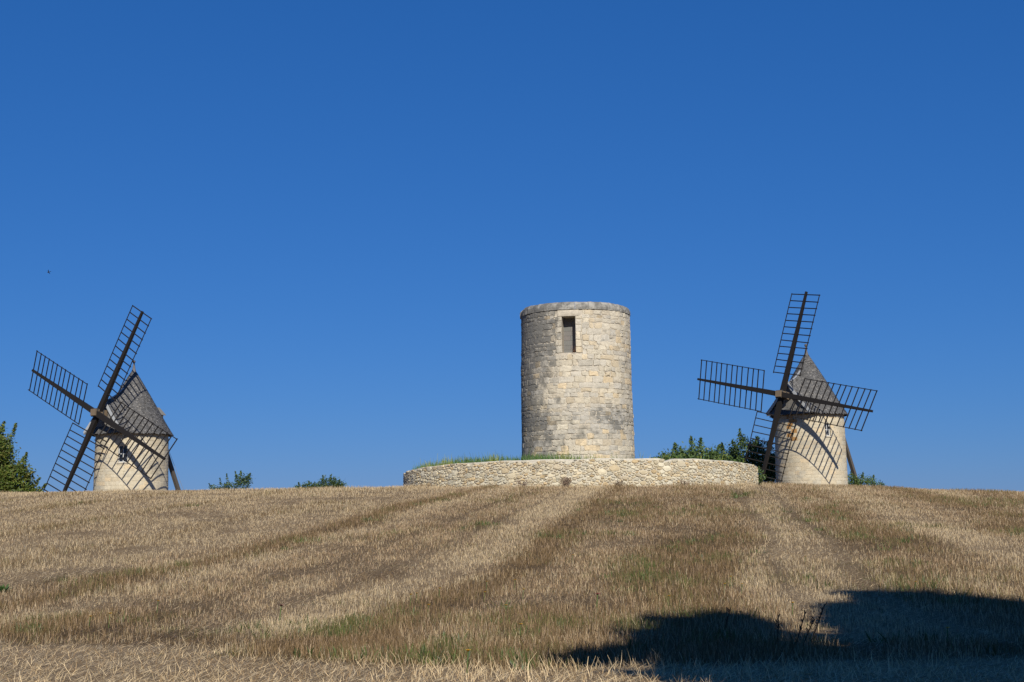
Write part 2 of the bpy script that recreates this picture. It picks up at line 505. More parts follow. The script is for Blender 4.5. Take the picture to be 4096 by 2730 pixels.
def tower_col(u, z):
    t = u / 3.1
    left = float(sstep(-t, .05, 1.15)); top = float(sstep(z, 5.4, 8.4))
    c = (np.array(random.choice(PAL)) * .8 + np.array([.565, .495, .38]) * .2) * random.uniform(.84, 1.07)
    nb = float(fnoise(np.array([u / 1.7 + 5]), np.array([z / 1.3]), 80, 2)[0])
    band = math.exp(-((z - 2.7) / .9) ** 2)
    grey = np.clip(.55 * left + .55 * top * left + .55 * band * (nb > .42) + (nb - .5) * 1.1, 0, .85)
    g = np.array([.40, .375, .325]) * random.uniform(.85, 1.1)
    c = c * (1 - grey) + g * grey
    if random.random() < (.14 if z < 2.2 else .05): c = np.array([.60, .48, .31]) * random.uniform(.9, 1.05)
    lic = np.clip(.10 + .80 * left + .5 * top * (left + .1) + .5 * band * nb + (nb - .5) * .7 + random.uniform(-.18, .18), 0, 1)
    return (float(c[0]), float(c[1]), float(c[2]), float(lic))
def tower_stone(u0, u1, z0, z1, jit=.026, proud=None, col=None, cut=.14):
    p = rect_poly(u0, u1, z0, z1, jit, cut)
    vs, fs = stone_geo(p, tower_map, .0045, abs(random.gauss(0, .012)) if proud is None else proud, .008, .55)
    um, zm = (u0 + u1) / 2, (z0 + z1) / 2
    items.append((vs, fs, col or tower_col(um, zm), (u1 - u0) * (z1 - z0) * math.cos(um / 3.1) if abs(um / 3.1) < 1.5 else -1))
for (u0, u1, z0, z1) in courses(3.1, -.3, 8.66, .17, .36, .22, .62):
    if u1 > hu0 - .02 and u0 < hu1 + .02 and z1 > HZA - .02 and z0 < HZB + .36:
        if z0 < HZA - .1 or z0 > HZB + .3: pass
        else:
            # trim against the dressed jambs
            if u0 < hu0 - .42: tower_stone(u0, min(u1, hu0 - .36), z0, z1)
            if u1 > hu1 + .42: tower_stone(max(u0, hu1 + .36), u1, z0, z1)
            continue
    elif (hu0 - .36 < u1 <= hu0 - .02 or hu1 + .02 <= u0 < hu1 + .36) and z1 > HZA and z0 < HZB + .36 and z0 > HZA - .1:
        if u0 < hu0 - .5: tower_stone(u0, hu0 - .36, z0, z1)
        elif u1 > hu1 + .5: tower_stone(hu1 + .36, u1, z0, z1)
        continue
    tower_stone(u0, u1, z0, z1)
# dressed stones round the opening
tower_stone(hu0 - .24, hu1 + .2, HZB, HZB + .36, .006, .02, (.50, .44, .34, .25), .06)
for side in (-1, 1):
    z = HZA
    k = 0
    while z < HZB - .02:
        h = min(random.uniform(.3, .42), HZB - z)
        if HZB - z - h < .15: h = HZB - z
        a, b = (hu0 - .36, hu0) if side < 0 else (hu1, hu1 + .36)
        cj = (.52, .46, .35, .3) if side < 0 else (.60, .51, .38, .1)
        a_, b_ = (a - random.uniform(-.16, .02), b) if side < 0 else (a, b + random.uniform(-.16, .02))
        if side < 0 and a_ > a + .03: tower_stone(a, a_, z, z + h, .01)
        if side > 0 and b_ < b - .03: tower_stone(b_, b, z, z + h, .01)
        tower_stone(max(a, a_), min(b, b_), z, z + h, .010, .014, None, .08)
        z += h; k += 1
place_stones(items, tower, M_TOWER, None)
# blocked opening: grey cement blocks standing back in the reveal
tm = (HT0 + HT1) / 2
dirv = np.array([math.cos(tm), math.sin(tm)]); tan = np.array([-math.sin(tm), math.cos(tm)])
bw = (hu1 - hu0) / 1.0
z = HZA - .02; row = 0
while z < HZB - .03:
    h = min(.26, HZB - z)
    cuts = [-bw / 2 - .02, -bw / 2 + .12 + .28 * (row % 2), bw / 2 + .02] if row % 2 else [-bw / 2 - .02, .08, bw / 2 + .02]
    for a, b in zip(cuts[:-1], cuts[1:]):
        m_ = MB()
        c0 = dirv * (3.04 - .84)
        p0 = np.array([*(c0 + tan * (a + .004)), z + h / 2]); p1 = np.array([*(c0 + tan * (b - .004)), z + h / 2])
        m_.beam(p0, p1, .14 + random.uniform(-.01, .01), h - .008, c=(.18 * random.uniform(.93, 1.07), .172, .16, .1))
        m_.build('cement_block', M_BLOCK, tower)
    z += h; row += 1
# rounded coping in segments
nseg = 26; a0 = .07
for k in range(nseg):
    m_ = MB(); t0 = 2 * math.pi * k / nseg + a0 + .002; t1 = 2 * math.pi * (k + 1) / nseg + a0 - .002
    prof = [(3.03, 8.64), (3.105, 8.655), (3.112, 8.80), (3.09, 8.93), (3.03, 9.03), (2.93, 9.09), (2.75, 9.12), (2.45, 9.12), (2.45, 8.64)]
    dr = random.uniform(-.015, .015); dzz = random.uniform(-.03, .03)
    sub = 5; vs = []; fs = []; npf = len(prof)
    for i in range(sub + 1):
        t = t0 + (t1 - t0) * i / sub
        for r, zz in prof:
            e = rng.normal(0, .011)
            vs.append(((r + dr + e) * math.cos(t), (r + dr + e) * math.sin(t), zz + (dzz if zz > 8.7 else 0) + rng.normal(0, .005)))
    for i in range(sub):
        for j in range(npf):
            fs.append((i * npf + j, (i + 1) * npf + j, (i + 1) * npf + (j + 1) % npf, i * npf + (j + 1) % npf))
    fs.append(tuple(range(npf))); fs.append(tuple(sub * npf + j for j in range(npf))[::-1])
    tmid = (t0 + t1) / 2
    leftn = max(0, -math.cos(tmid))
    m_.add(vs, fs, (.36, .34, .295, .55 + .2 * leftn))
    m_.build('coping_stone', M_CAP, tower)
# dry tuft growing on the sill
m_ = MB()
sx, sy = dirv * 2.95 + tan * (bw / 2 - .1)
for k in range(46):
    a = rng.normal(0, 1, 3); a[2] = abs(a[2]) * 1.2 - .5
    p = Vector((sx, sy, HZA + .03)); e = p + Vector((a[0] * .1, a[1] * .1 - .05, a[2] * .2))
    m_.beam(p, e, .012, .004, c=(.20, .10, .045, 0))
tuft = m_.build('dry_tuft', M_STRAW); tuft.location = tower.location
tag(tuft, 'small rusty brown dry tuft growing on the sill of the tower opening', 'plant')

# ------------------------------------------------------------------ terrace: curved retaining wall and its ground
WC = np.array([3.66, 73.2]); WR = 9.77; WZ0 = 0.6
wall = empty('retaining_wall', (WC[0], WC[1], WZ0))
tag(wall, 'low curved rubble stone retaining wall around the foot of the roofless tower', 'wall')
def wtop(t):
    """height of the wall top above WZ0; t = angle from the front, positive to the right"""
    a = np.cos(np.asarray(t))
    h = 2.30 + (2.585 - 2.30) * sstep(a, .0, 1.0) - WZ0
    notch = bump1(np.asarray(t), .408, .022) * .17
    return h - notch + .012 * np.sin(np.asarray(t) * 23) + .03 * (fnoise(np.asarray(t) * 14 + 50, np.asarray(t) * 0, 12, 3) - .5)
def wall_map(u, z, dep):
    t = np.asarray(u) / WR
    r = WR + dep
    return np.stack([r * np.sin(t), -r * np.cos(t), np.asarray(z, float)], -1)
mb = MB()
nt_ = 220; vs = []; fs = []
for i in range(nt_):
    t = 2 * math.pi * i / nt_ - math.pi
    h = float(wtop(t)) - .015
    for r, z in ((WR - .035, -1.5), (WR - .035, h - .03), (WR - .07, h), (WR - .42, h + .01), (WR - .45, h - .03), (WR - .45, -1.5)):
        vs.append((r * math.sin(t), -r * math.cos(t), z))
for i in range(nt_):
    for j in range(5):
        a = i * 6 + j; b = ((i + 1) % nt_) * 6 + j
        fs.append((a, b, b + 1, a + 1))
mb.add(vs, fs, (.55, .50, .40, .0))
mb.build('mortar_bed', M_WALL, wall)

def clip_poly(P, nrm, d):
    out = []
    k = len(P)
    for i in range(k):
        a, b = P[i], P[(i + 1) % k]
        da, db = a @ nrm - d, b @ nrm - d
        if da <= 0: out.append(a)
        if da * db < 0: out.append(a + (b - a) * (da / (da - db)))
    return np.array(out)
# seeds: dart throwing with variable size, squashed cells
U0, U1 = -1.62 * WR, 1.62 * WR
seeds = []; rad = []
cellgrid = {}
def try_add(u, z, r):
    cu, cz = int(u / .5), int(z / .5)
    for a in range(cu - 2, cu + 3):
        for b in range(cz - 2, cz + 3):
            for k in cellgrid.get((a, b), ()):
                du = (u - seeds[k][0]) / 1.55; dz = z - seeds[k][1]
                if du * du + dz * dz < ((r + rad[k]) * .86) ** 2: return
    cellgrid.setdefault((cu, cz), []).append(len(seeds)); seeds.append((u, z)); rad.append(r)
for r0, cnt in ((.15, 80), (.10, 600), (.072, 6000), (.055, 24000), (.042, 40000)):
    for _ in range(cnt):
        try_add(random.uniform(U0, U1), random.uniform(-.1, 2.0), r0 * random.uniform(.85, 1.15))
S = np.array(seeds); RR = np.array(rad)
items = []
WP = [(0.588, 0.5047, 0.342), (0.6076, 0.5292, 0.369), (0.5488, 0.4459, 0.279), (0.6174, 0.5537, 0.405), (0.5684, 0.4802, 0.3195), (0.5096, 0.4312, 0.297), (0.588, 0.5292, 0.387), (0.539, 0.4116, 0.234), (0.5684, 0.5194, 0.396)]
for k in range(len(S)):
    u, z = S[k]
    t = u / WR
    top = float(wtop(t)) - .015
    if z > top - .03: continue
    near = np.where((np.abs(S[:, 0] - u) < 1.1) & (np.abs(S[:, 1] - z) < .75))[0]
    P = np.array([(-.7, -.5), (.7, -.5), (.7, .5), (-.7, .5)])
    for j in near:
        if j == k: continue
        d = (S[j] - S[k]) * np.array([1 / 1.55, 1])
        L2 = d @ d
        f_ = .5 + (RR[k] ** 2 - RR[j] ** 2) / (2 * L2)
        if L2 > 1.4: continue
        P = clip_poly(P * np.array([1 / 1.55, 1]), d, f_ * L2) * np.array([1.55, 1]) if len(P) > 2 else P
        if len(P) < 3: break
    if len(P) < 3: continue
    P = P + S[k]
    P[:, 1] = np.minimum(P[:, 1], top + random.uniform(-.01, .015))
    P = P + rng.normal(0, .012, P.shape)
    P = chaikin(P, 1, .16)
    area = .5 * abs(np.sum(P[:, 0] * np.roll(P[:, 1], -1) - np.roll(P[:, 0], -1) * P[:, 1]))
    if area < .004: continue
    vs, fs = stone_geo(P, wall_map, random.uniform(.008, .016), random.uniform(.004, .034), .008, .5)
    c = np.array(random.choice(WP)) * random.uniform(.74, 1.1)
    g = float(sstep(-t, 1.05, 1.4)) * .35  # left end of the wall: its shade painted into the stone colour
    c = c * (1 - g) + np.array([.34, .31, .27]) * g
    lic = random.uniform(0, .25) + .45 * float(sstep(-t, 1.0, 1.35))  # random lichen, plus more darkening for the painted shade at the left end
    vis = z - (tz(WC[0] + WR * math.sin(t), WC[1] - WR * math.cos(t)) - WZ0)
    items.append((vs, fs, (*[float(x) for x in c], lic), area * math.cos(t) if (abs(t) < 1.45 and vis > .1) else -1))
place_stones(items, wall, M_WALL, None)
# ground of the terrace
mb = MB(); vs = [(0, 0, 2.48)]; fs = []
for j, r in enumerate((3.0, 5, 7, 8.4, 9.36)):
    for i in range(72):
        t = 2 * math.pi * i / 72
        zz = 2.50 if j < 3 else min(2.50, float(wtop(t - math.pi)) + WZ0 - .06)
        vs.append((r * -math.sin(t), r * math.cos(t), zz))
for i in range(72): fs.append((0, 1 + i, 1 + (i + 1) % 72))
for j in range(4):
    for i in range(72):
        a = 1 + j * 72 + i; b = 1 + j * 72 + (i + 1) % 72
        fs.append((a, a + 72, b + 72, b))
mb.add(vs, fs, (.16, .15, .07, 1))
tg = mb.build('terrace_ground', mf); tg.location = (WC[0], WC[1], 0)
tag(tg, 'raised earth terrace inside the curved wall', kind='structure')

# ------------------------------------------------------------------ windmills
def make_mill(label, X, Y, Zh, az, tilt, spin, D, hw, beta, r0, r1, Rt, Rb, seed, win, rust=None, lime=0.0, rope=False, tail=7.7):
    random.seed(seed)
    n = Vector((math.sin(az) * math.cos(tilt), -math.cos(az) * math.cos(tilt), math.sin(tilt)))
    h = Vector((math.cos(az), math.sin(az), 0))
    up = h.cross(n) * -1
    up = n.cross(h)
    if up.z < 0: up = -up
    nh = Vector((math.sin(az), -math.cos(az), 0))
    gz = tz(X, Y)
    base = Vector((X, Y, gz))
    root = empty('windmill', base)
    tag(root, label, 'windmill', 'windmills with lattice sails on the hilltop')
    H = Zh - gz                       # hub height above the ground
    ze = H - 1.50                     # eaves
    za = H + 3.75                     # apex
    Re = 3.08
    rad = lambda z: Rb + .05 - (z - (H - 6.8)) / 3.6 * (Rb - Rt)
    Rm = Rt
    tw = math.atan2(win[1] - Y, win[0] - X)
    zw0, zw1 = win[2] - gz, win[3] - gz
    dth = win[4] / 2 / Rm
    mb = MB()
    core_mesh(mb, lambda z: rad(z) - .007, -.5, ze + .25, 48, 10, (tw - dth, tw + dth, zw0, zw1), (.49, .42, .30, .1), depth=.30)
    mb.build('mortar_core', M_LIME, root)
    def mmap(u, z, dep):
        t = -math.pi / 2 + np.asarray(u) / Rm
        r = Rb + .05 - (np.asarray(z) - (H - 6.8)) / 3.6 * (Rb - Rt) + dep
        return np.stack([r * np.cos(t), r * np.sin(t), np.asarray(z, float)], -1)
    items = []
    uw = (tw + math.pi / 2) * Rm; hwid = win[4] / 2
    tv = math.atan2(-Y, -X) + math.pi / 2
    pal = [(0.558, 0.483, 0.3443), (0.5487, 0.4738, 0.34), (0.558, 0.4692, 0.323), (0.5301, 0.4692, 0.3485), (0.5766, 0.5014, 0.3612)]
    for (u0, u1, z0, z1) in courses(Rm, -.3, ze + .2, .2, .36, .3, .75):
        if u1 > uw - hwid and u0 < uw + hwid and z1 > zw0 and z0 < zw1:
            pieces = []
            if uw - hwid - u0 > .08: pieces.append((u0, uw - hwid, z0, z1))
            if u1 - uw - hwid > .08: pieces.append((uw + hwid, u1, z0, z1))
            if z0 < zw0 - .05: pieces.append((max(u0, uw - hwid), min(u1, uw + hwid), z0, zw0))
            if z1 > zw1 + .05: pieces.append((max(u0, uw - hwid), min(u1, uw + hwid), zw1, z1))
        else: pieces = [(u0, u1, z0, z1)]
        for (a, b, c0, c1) in pieces:
            um, zm = (a + b) / 2, (c0 + c1) / 2
            c = np.array(random.choice(pal)) * random.uniform(.9, 1.05)
            nb = float(fnoise(np.array([um / 1.5 + seed]), np.array([zm / 1.2]), 90, 2)[0])
            lic = np.clip(.22 + (nb - .45) * 1.3 + .35 * float(sstep(tv - um / Rm, .5, 1.3)), 0, .8)
            if random.random() < .05 and zm > 2: c = np.array([.60, .48, .31])
            if rust and abs(um / Rm - rust[0]) < rust[1] and rust[2] - gz < zm < rust[3] - gz:
                c = np.array([.44, .24, .09]) * random.uniform(.8, 1.15)
            p = rect_poly(a, b, c0, c1, .018, .2)
            vs, fs = stone_geo(p, mmap, .002, abs(random.gauss(0, .005)), .004, .6)
            dv = um / Rm - tv
            items.append((vs, fs, (*[float(x) for x in c], float(lic)), (b - a) * (c1 - c0) * math.cos(dv) if abs(dv) < 1.5 and zm > 1.2 else -1))
    place_stones(items, root, M_LIME, None)
    # window: frame, bars, panes
    wd = Vector((math.cos(tw), math.sin(tw), 0)); wt = Vector((-math.sin(tw), math.cos(tw), 0))
    wc = wd * (rad((zw0 + zw1) / 2) - .20); zc = (zw0 + zw1) / 2; hh = (zw1 - zw0) / 2
    W = (.60, .60, .57, 0)
    mb = MB()
    for s in (-1, 1):
        mb.beam(wc + wt * s * (hwid - .03) + Vector((0, 0, zc - hh)), wc + wt * s * (hwid - .03) + Vector((0, 0, zc + hh)), .06, .06, wd, c=W)
    mb.beam(wc - wt * (hwid - .06) + Vector((0, 0, zc - hh + .03)), wc + wt * (hwid - .06) + Vector((0, 0, zc - hh + .03)), .06, .06, c=W)
    mb.beam(wc - wt * (hwid - .06) + Vector((0, 0, zc + hh - .03)), wc + wt * (hwid - .06) + Vector((0, 0, zc + hh - .03)), .06, .06, c=W)
    wf = mb.build('window', M_METAL, root)
    mb = MB(); mb.beam(wc + wd * .004 + Vector((0, 0, zc - hh + .06)), wc + wd * .004 + Vector((0, 0, zc + hh - .06)), .045, .045, wd, c=W); mb.build('glazing_bar', M_METAL, wf)
    mb = MB(); mb.beam(wc + wd * .001 - wt * (hwid - .06) + Vector((0, 0, zc)), wc + wd * .001 + wt * (hwid - .06) + Vector((0, 0, zc)), .04, .045, c=W); mb.build('glazing_bar', M_METAL, wf)
    for sx_ in (-1, 1):
        for sz_ in (-1, 1):
            mb = MB(); c_ = wc - wd * .012 + wt * sx_ * hwid / 2 + Vector((0, 0, zc + sz_ * hh / 2))
            mb.beam(c_ - wt * (hwid / 2 - .02), c_ + wt * (hwid / 2 - .02), .008, hh - .03); mb.build('pane', M_GLASS, wf)
    mb = MB(); sc_ = wd * (rad(zw0) + .01)
    mb.beam(sc_ - wt * (hwid + .08) + Vector((0, 0, zw0 - .05)), sc_ + wt * (hwid + .08) + Vector((0, 0, zw0 - .05)), .12, .1, c=(.50, .44, .34, .2)); mb.build('window_sill', M_LIME, root)
    # conical roof with shingles
    ht = za - ze
    def cone_r(z):
        k = (za - z) / ht
        return Re * (.965 * k + .035 * k ** 7 + .02 * math.sin(math.pi * min(1, max(0, k))))
    mb = MB()
    mb.lathe([(Re - .06, ze - .1), (Re - .06, ze)] + [(max(.02, cone_r(za - ht * k / 12) - .05), za - ht * k / 12) for k in range(12, -1, -1)], n=40, c=(.09, .08, .07, 0))
    roof = mb.build('roof', M_SHINGLE, root)
    sh = MB()
    def shingle(p0, p1, q0, q1, out):
        """p lower edge, q upper edge; butt lifted by out"""
        g = random.uniform(.75, 1.25); k = random.random()
        c = (.122 * g, .118 * g, .112 * g, 0) if k < .76 else ((.19 * g, .178 * g, .16 * g, 0) if k < .92 else (.08 * g, .075 * g, .069 * g, 0))
        o = out * random.uniform(.018, .034)
        sh.add([p0 + o, p1 + o, q1 + out * .004, q0 + out * .004, p0 - out * .01, p1 - out * .01], [(0, 1, 2, 3), (0, 4, 5, 1)], c)
    rows = 54
    for i in range(rows):
        k0 = 1 - i / rows * .985
        z0_ = za - ht * k0; z1_ = z0_ + ht / rows * 1.25
        ra, rb = cone_r(z0_), max(.015, cone_r(min(z1_, za - .01)))
        if i == 0: z0_ -= .06; ra += .05
        nn = max(7, int(2 * math.pi * ra / .125)); off = random.random()
        for j in range(nn):
            t0 = 2 * math.pi * (j + off + random.uniform(-.06, .06)) / nn; t1 = t0 + 2 * math.pi / nn * .93
            dn = random.uniform(-.018, .018) if i else random.uniform(-.06, .03)
            tmm = (t0 + t1) / 2
            out = Vector((math.cos(tmm), math.sin(tmm), .55)).normalized()
            shingle(Vector((ra * math.cos(t0), ra * math.sin(t0), z0_ + dn)), Vector((ra * math.cos(t1), ra * math.sin(t1), z0_ + dn)),
                    Vector((rb * math.cos(t0), rb * math.sin(t0), z1_)), Vector((rb * math.cos(t1), rb * math.sin(t1), z1_)), out)
    # eaves fringe hanging below
    # porch roof: gabled hood over the sail shaft
    Dp = 2.95; HWp = 2.05
    ZA = H + 1.08; ZB = H - 1.45
    back_r = 1.0
    def ridge(f):                       # f 0 front .. 1 where it meets the cone
        d = Dp - (Dp - back_r) * f
        return nh * d + Vector((0, 0, ZA + (H + 2.05 - ZA) * (f ** 1.9)))
    def eave(f, s):
        # foot of the hood slope: from front corner back round to the cone eaves
        d = Dp - (Dp - 1.2) * f
        lat = HWp + .45 * f
        return nh * d + h * (s * lat) + Vector((0, 0, ZB - .06 * f))
    nr = 26; nc = 16
    for s in (-1, 1):
        for i in range(nr):
            a0_ = i / nr; a1_ = min(1, (i + 1.25) / nr)
            for j in range(nc):
                f0 = (j + random.uniform(-.05, .05)) / nc; f1 = f0 + .94 / nc
                f0 = max(0, f0); f1 = min(1, f1)
                L = lambda f, a: eave(f, s).lerp(ridge(f), a) + Vector((0, 0, -.16 * math.sin(math.pi * a)))
                out = (h * s * .78 + Vector((0, 0, .62))).normalized()
                shingle(L(f0, a0_) + Vector((0, 0, random.uniform(-.015, .015))), L(f1, a0_), L(f0, a1_) * .5 + L(f0, a1_) * .5, L(f1, a1_), out)
    # small shingled skirt under the boarded front
    for i in range(6):
        for j in range(30):
            x0 = (-1 + 2 * j / 30) * 1.95; x1 = x0 + .122
            d0 = 3.12 - i * .055; d1 = d0 - .075; z0_ = ZB - .10 + i * .085; z1_ = z0_ + .11
            dn = random.uniform(-.03, .02)
            shingle(nh * d0 + h * x0 + Vector((0, 0, z0_ + dn)), nh * d0 + h * x1 + Vector((0, 0, z0_ + dn)), nh * d1 + h * x0 + Vector((0, 0, z1_)), nh * d1 + h * x1 + Vector((0, 0, z1_)), (nh + Vector((0, 0, .4))).normalized())
    tag(sh.build('shingles', M_SHINGLE, roof), kind='stuff')
    # solid underside of hood
    mb = MB()
    vs = []; fs = []
    N = 8
    for i in range(N + 1):
        f = i / N
        for s, a in ((-1, 0), (-1, .5), (0, 1), (1, .5), (1, 0)):
            p = (eave(f, s if s else 1).lerp(ridge(f), a) if s else ridge(f)) + Vector((0, 0, -.16 * math.sin(math.pi * a) - .05))
            vs.append(p)
    for i in range(N):
        for j in range(4):
            a = i * 5 + j
            fs.append((a, a + 1, a + 6, a + 5))
    mb.add(vs, fs, (.08, .07, .06, 0))
    hood = mb.build('porch_roof', M_SHINGLE, root)
    # pale barge boards and zinc ridge
    for s in (-1, 1):
        mb = MB()
        pts = [eave(0, s).lerp(ridge(0), a) + nh * .05 + Vector((0, 0, -.16 * math.sin(math.pi * a) + .02)) for a in (0, .25, .5, .75, 1)]
        for a, b in zip(pts[:-1], pts[1:]):
            mb.beam(a, b, .05, .22, up=(h * s * .6 + Vector((0, 0, .8))), c=(.40, .41, .41, 0))
        mb.build('barge_board', M_METAL, hood)
    mb = MB()
    pts = [ridge(f) + Vector((0, 0, .05)) for f in np.linspace(.25, 1, 7)]
    for a, b in zip(pts[:-1], pts[1:]): mb.beam(a, b, .16, .03, c=(.36, .37, .38, 0))
    mb.build('ridge_flashing', M_METAL, hood)
    for s in (1,):
        mb = MB()
        # valley flashing where hood and cone meet
        pts = [eave(.9, s).lerp(ridge(1.0), a) + h * s * .06 + Vector((0, 0, .03 - .16 * math.sin(math.pi * a))) for a in (.55, .7, .85, 1)]
        for a, b in zip(pts[:-1], pts[1:]): mb.beam(a, b, .14, .02, c=(.34, .35, .36, 0))
        mb.build('valley_flashing', M_METAL, hood)
    # boarded front, one mesh per plank
    npk = 17; pw = 2 * (HWp - .12) / npk
    for j in range(npk):
        x0 = -(HWp - .12) + j * pw; xm = x0 + pw / 2
        top = ZB + (ZA - ZB) * (1 - abs(xm) / HWp) - .16 * math.sin(math.pi * (1 - abs(xm) / HWp)) - .04
        bot = ZB + .32
        if top < bot + .1: continue
        mb = MB(); g = random.uniform(.75, 1.2)
        mb.beam(nh * (Dp - .22 + random.uniform(-.008, .008)) + h * xm + Vector((0, 0, bot)), nh * (Dp - .22) + h * xm + Vector((0, 0, top)), pw * .95, .03, nh, c=(.20 * g, .185 * g, .165 * g, 0))
        mb.build('plank', M_WOOD, root)
    mb = MB(); mb.beam(nh * (Dp - .25) - h * 1.9 + Vector((0, 0, ZB + .25)), nh * (Dp - .25) + h * 1.9 + Vector((0, 0, ZB + .25)), .16, .2, c=(.08, .07, .06, 0)); mb.build('sill_beam', M_WOOD, root)
    # finial
    mb = MB(); mb.tube([(0, 0, za - .35), (0, 0, za - .02), (0, 0, za + .42)], [.20, .11, .05], 8, c=(.13, .12, .115, 0)); fin = mb.build('finial', M_METAL, root)
    mb = MB(); mb.lathe([(.001, za + .38)] + [(.125 * math.sin(a), za + .5 - .125 * math.cos(a)) for a in np.linspace(.2, 2.9, 7)] + [(.001, za + .63)], n=10, c=(.10, .085, .075, 0)); mb.build('ball', M_METAL, fin, True)
    # shaft and hub
    hub = nh * D + Vector((0, 0, H))
    K = (.015, .0125, .0108, 0)
    mb = MB(); mb.tube([hub - n * 3.2, hub - n * .5], [.24, .24], 10, c=(.10, .085, .07, 0)); mb.build('wind_shaft', M_WOOD, root)
    mb = MB(); mb.beam(hub - n * .75, hub + n * .42, .56, .56, up, .50, .50, c=(.17, .125, .08, 0)); 
    mb.build('shaft_head', M_WOOD, root)
    mb = MB()
    for q_ in (-.42, .18): mb.beam(hub + n * q_, hub + n * (q_ + .1), .62, .62, up, c=(.06, .055, .05, 0))
    mb.build('iron_band', M_METAL, root)
    # four sails: stock, bars, rails
    ds = [math.cos(spin + k * math.pi / 2) * up + math.sin(spin + k * math.pi / 2) * h for k in range(4)]
    for k in range(4):
        d = ds[k]; o_ = hub + n * (.14 if k % 2 else -.14)
        mb = MB()
        mb.beam(o_ + d * .02, o_ + d * 2.2, .40, .30, n, .36, .27, c=K)
        mb.beam(o_ + d * 2.2, o_ + d * 8.5, .36, .27, n, .17, .15, c=K)
        sail = mb.build('sail', M_WOOD, root)
        side = ds[(k + 1) % 4]
        b_ = (side * math.cos(beta) - n * math.sin(beta)).normalized()
        nb_ = 13
        for i in range(nb_):
            rr = r0 + (r1 - r0) * i / (nb_ - 1) + random.uniform(-.03, .03)
            mb = MB(); g = random.uniform(.8, 1.35)
            sk = d * random.uniform(-.02, .02)
            mb.beam(o_ + d * rr - b_ * (hw + .05) + sk, o_ + d * rr + b_ * (hw + .05) - sk, .075, .05, n, c=(K[0] * g, K[1] * g, K[2] * g, 0))
            mb.build('sail_bar', M_WOOD, sail)
        for s in (-1, 1):
            mb = MB()
            pts = [o_ + d * (r0 - .06 + (r1 - r0 + .14) * q_) + b_ * (s * hw) + n * .045 + n * (.03 * math.sin(q_ * 3 + s)) for q_ in np.linspace(0, 1, 5)]
            for a, b in zip(pts[:-1], pts[1:]): mb.beam(a, b, .06, .04, n, c=K)
            mb.build('sail_rail', M_WOOD, sail)
    # tail pole reaching the ground behind
    tp0 = nh * -(tail - 5.1) + Vector((0, 0, H - .45)); tp1 = nh * -tail
    tp1.z = tz(X - nh.x * tail, Y - nh.y * tail) - gz - .1
    mb = MB(); mb.beam(tp0, tp1, .26, .26, (0, 0, 1), .30, .30, c=(.10, .085, .07, 0)); mb.build('tail_pole', M_WOOD, root)
    if rope:
        mb = MB(); mb.tube([nh * -2.9 + h * .5 + Vector((0, 0, ze - .1)), tp1 + Vector((.25, 0, 1.2)), tp1 + Vector((.35, 0, .1))], .014, 4, c=(.3, .28, .25, 0)); mb.build('rope', M_METAL, root)
    # little dormer at the back of the roof
    zd = H + .45
    mb = MB()
    hwd = .66
    f0 = nh * -1.3; f1 = nh * -2.85
    vs = [f0 + Vector((0, 0, H + .86)), f1 + Vector((0, 0, H + .80))]
    for s in (-1, 1): vs += [f0 + h * s * hwd + Vector((0, 0, H + .26)), f1 + h * s * (hwd + .03) + Vector((0, 0, H + .20))]
    vs2 = [p - Vector((0, 0, .07)) for p in vs]
    mb.add(vs + vs2, [(0, 1, 3, 2), (0, 4, 5, 1), (6, 8, 9, 7), (6, 7, 11, 10), (1, 7, 9, 3), (1, 5, 11, 7), (2, 3, 9, 8), (4, 10, 11, 5)], (.20, .19, .165, 0))
    dm = mb.build('dormer', M_SHINGLE, root)
    mb = MB()
    for s in (-1, 1):
        mb.add([nh * -1.7 + h * s * (hwd - .06) + Vector((0, 0, H + .2)), nh * -2.7 + h * s * (hwd - .06) + Vector((0, 0, H + .2)), nh * -2.55 + h * s * (hwd - .06) + Vector((0, 0, H - .45)), nh * -1.7 + h * s * (hwd - .06) + Vector((0, 0, H - .3))], [(0, 1, 2, 3)], (.10, .09, .08, 0))
    mb.add([nh * -2.7 - h * (hwd - .06) + Vector((0, 0, H + .2)), nh * -2.7 + Vector((0, 0, H + .70)), nh * -2.7 + h * (hwd - .06) + Vector((0, 0, H + .2)), nh * -2.55 + h * (hwd - .06) + Vector((0, 0, H - .45)), nh * -2.55 - h * (hwd - .06) + Vector((0, 0, H - .45))], [(0, 1, 2, 3, 4)], (.05, .045, .04, 0))
    mb.build('dormer_cheek', M_WOOD, dm)
    return root

make_mill('windmill at the left with sails turned diagonally, standing apart from the curved wall', -29.85, 102.32, 8.017, R(-30.2), R(4.6), R(26.5), 3.615, 1.678, -.246, 1.644, 8.395, 2.721, 2.773, 3,
          (-29.75, 99.8, 4.26, 5.55, .70), rope=True)
make_mill('windmill on the right with one sail nearly upright, beside the end of the curved wall', 24.055, 106.08, 9.048, R(-45.6), R(8.2), R(13.1), 3.873, 1.655, -.254, 1.709, 8.229, 2.735, 2.78, 5,
          (24.86, 103.6, 5.72, 6.72, .48), rust=(-.74, .10, 5.2, 7.6), tail=8.8)

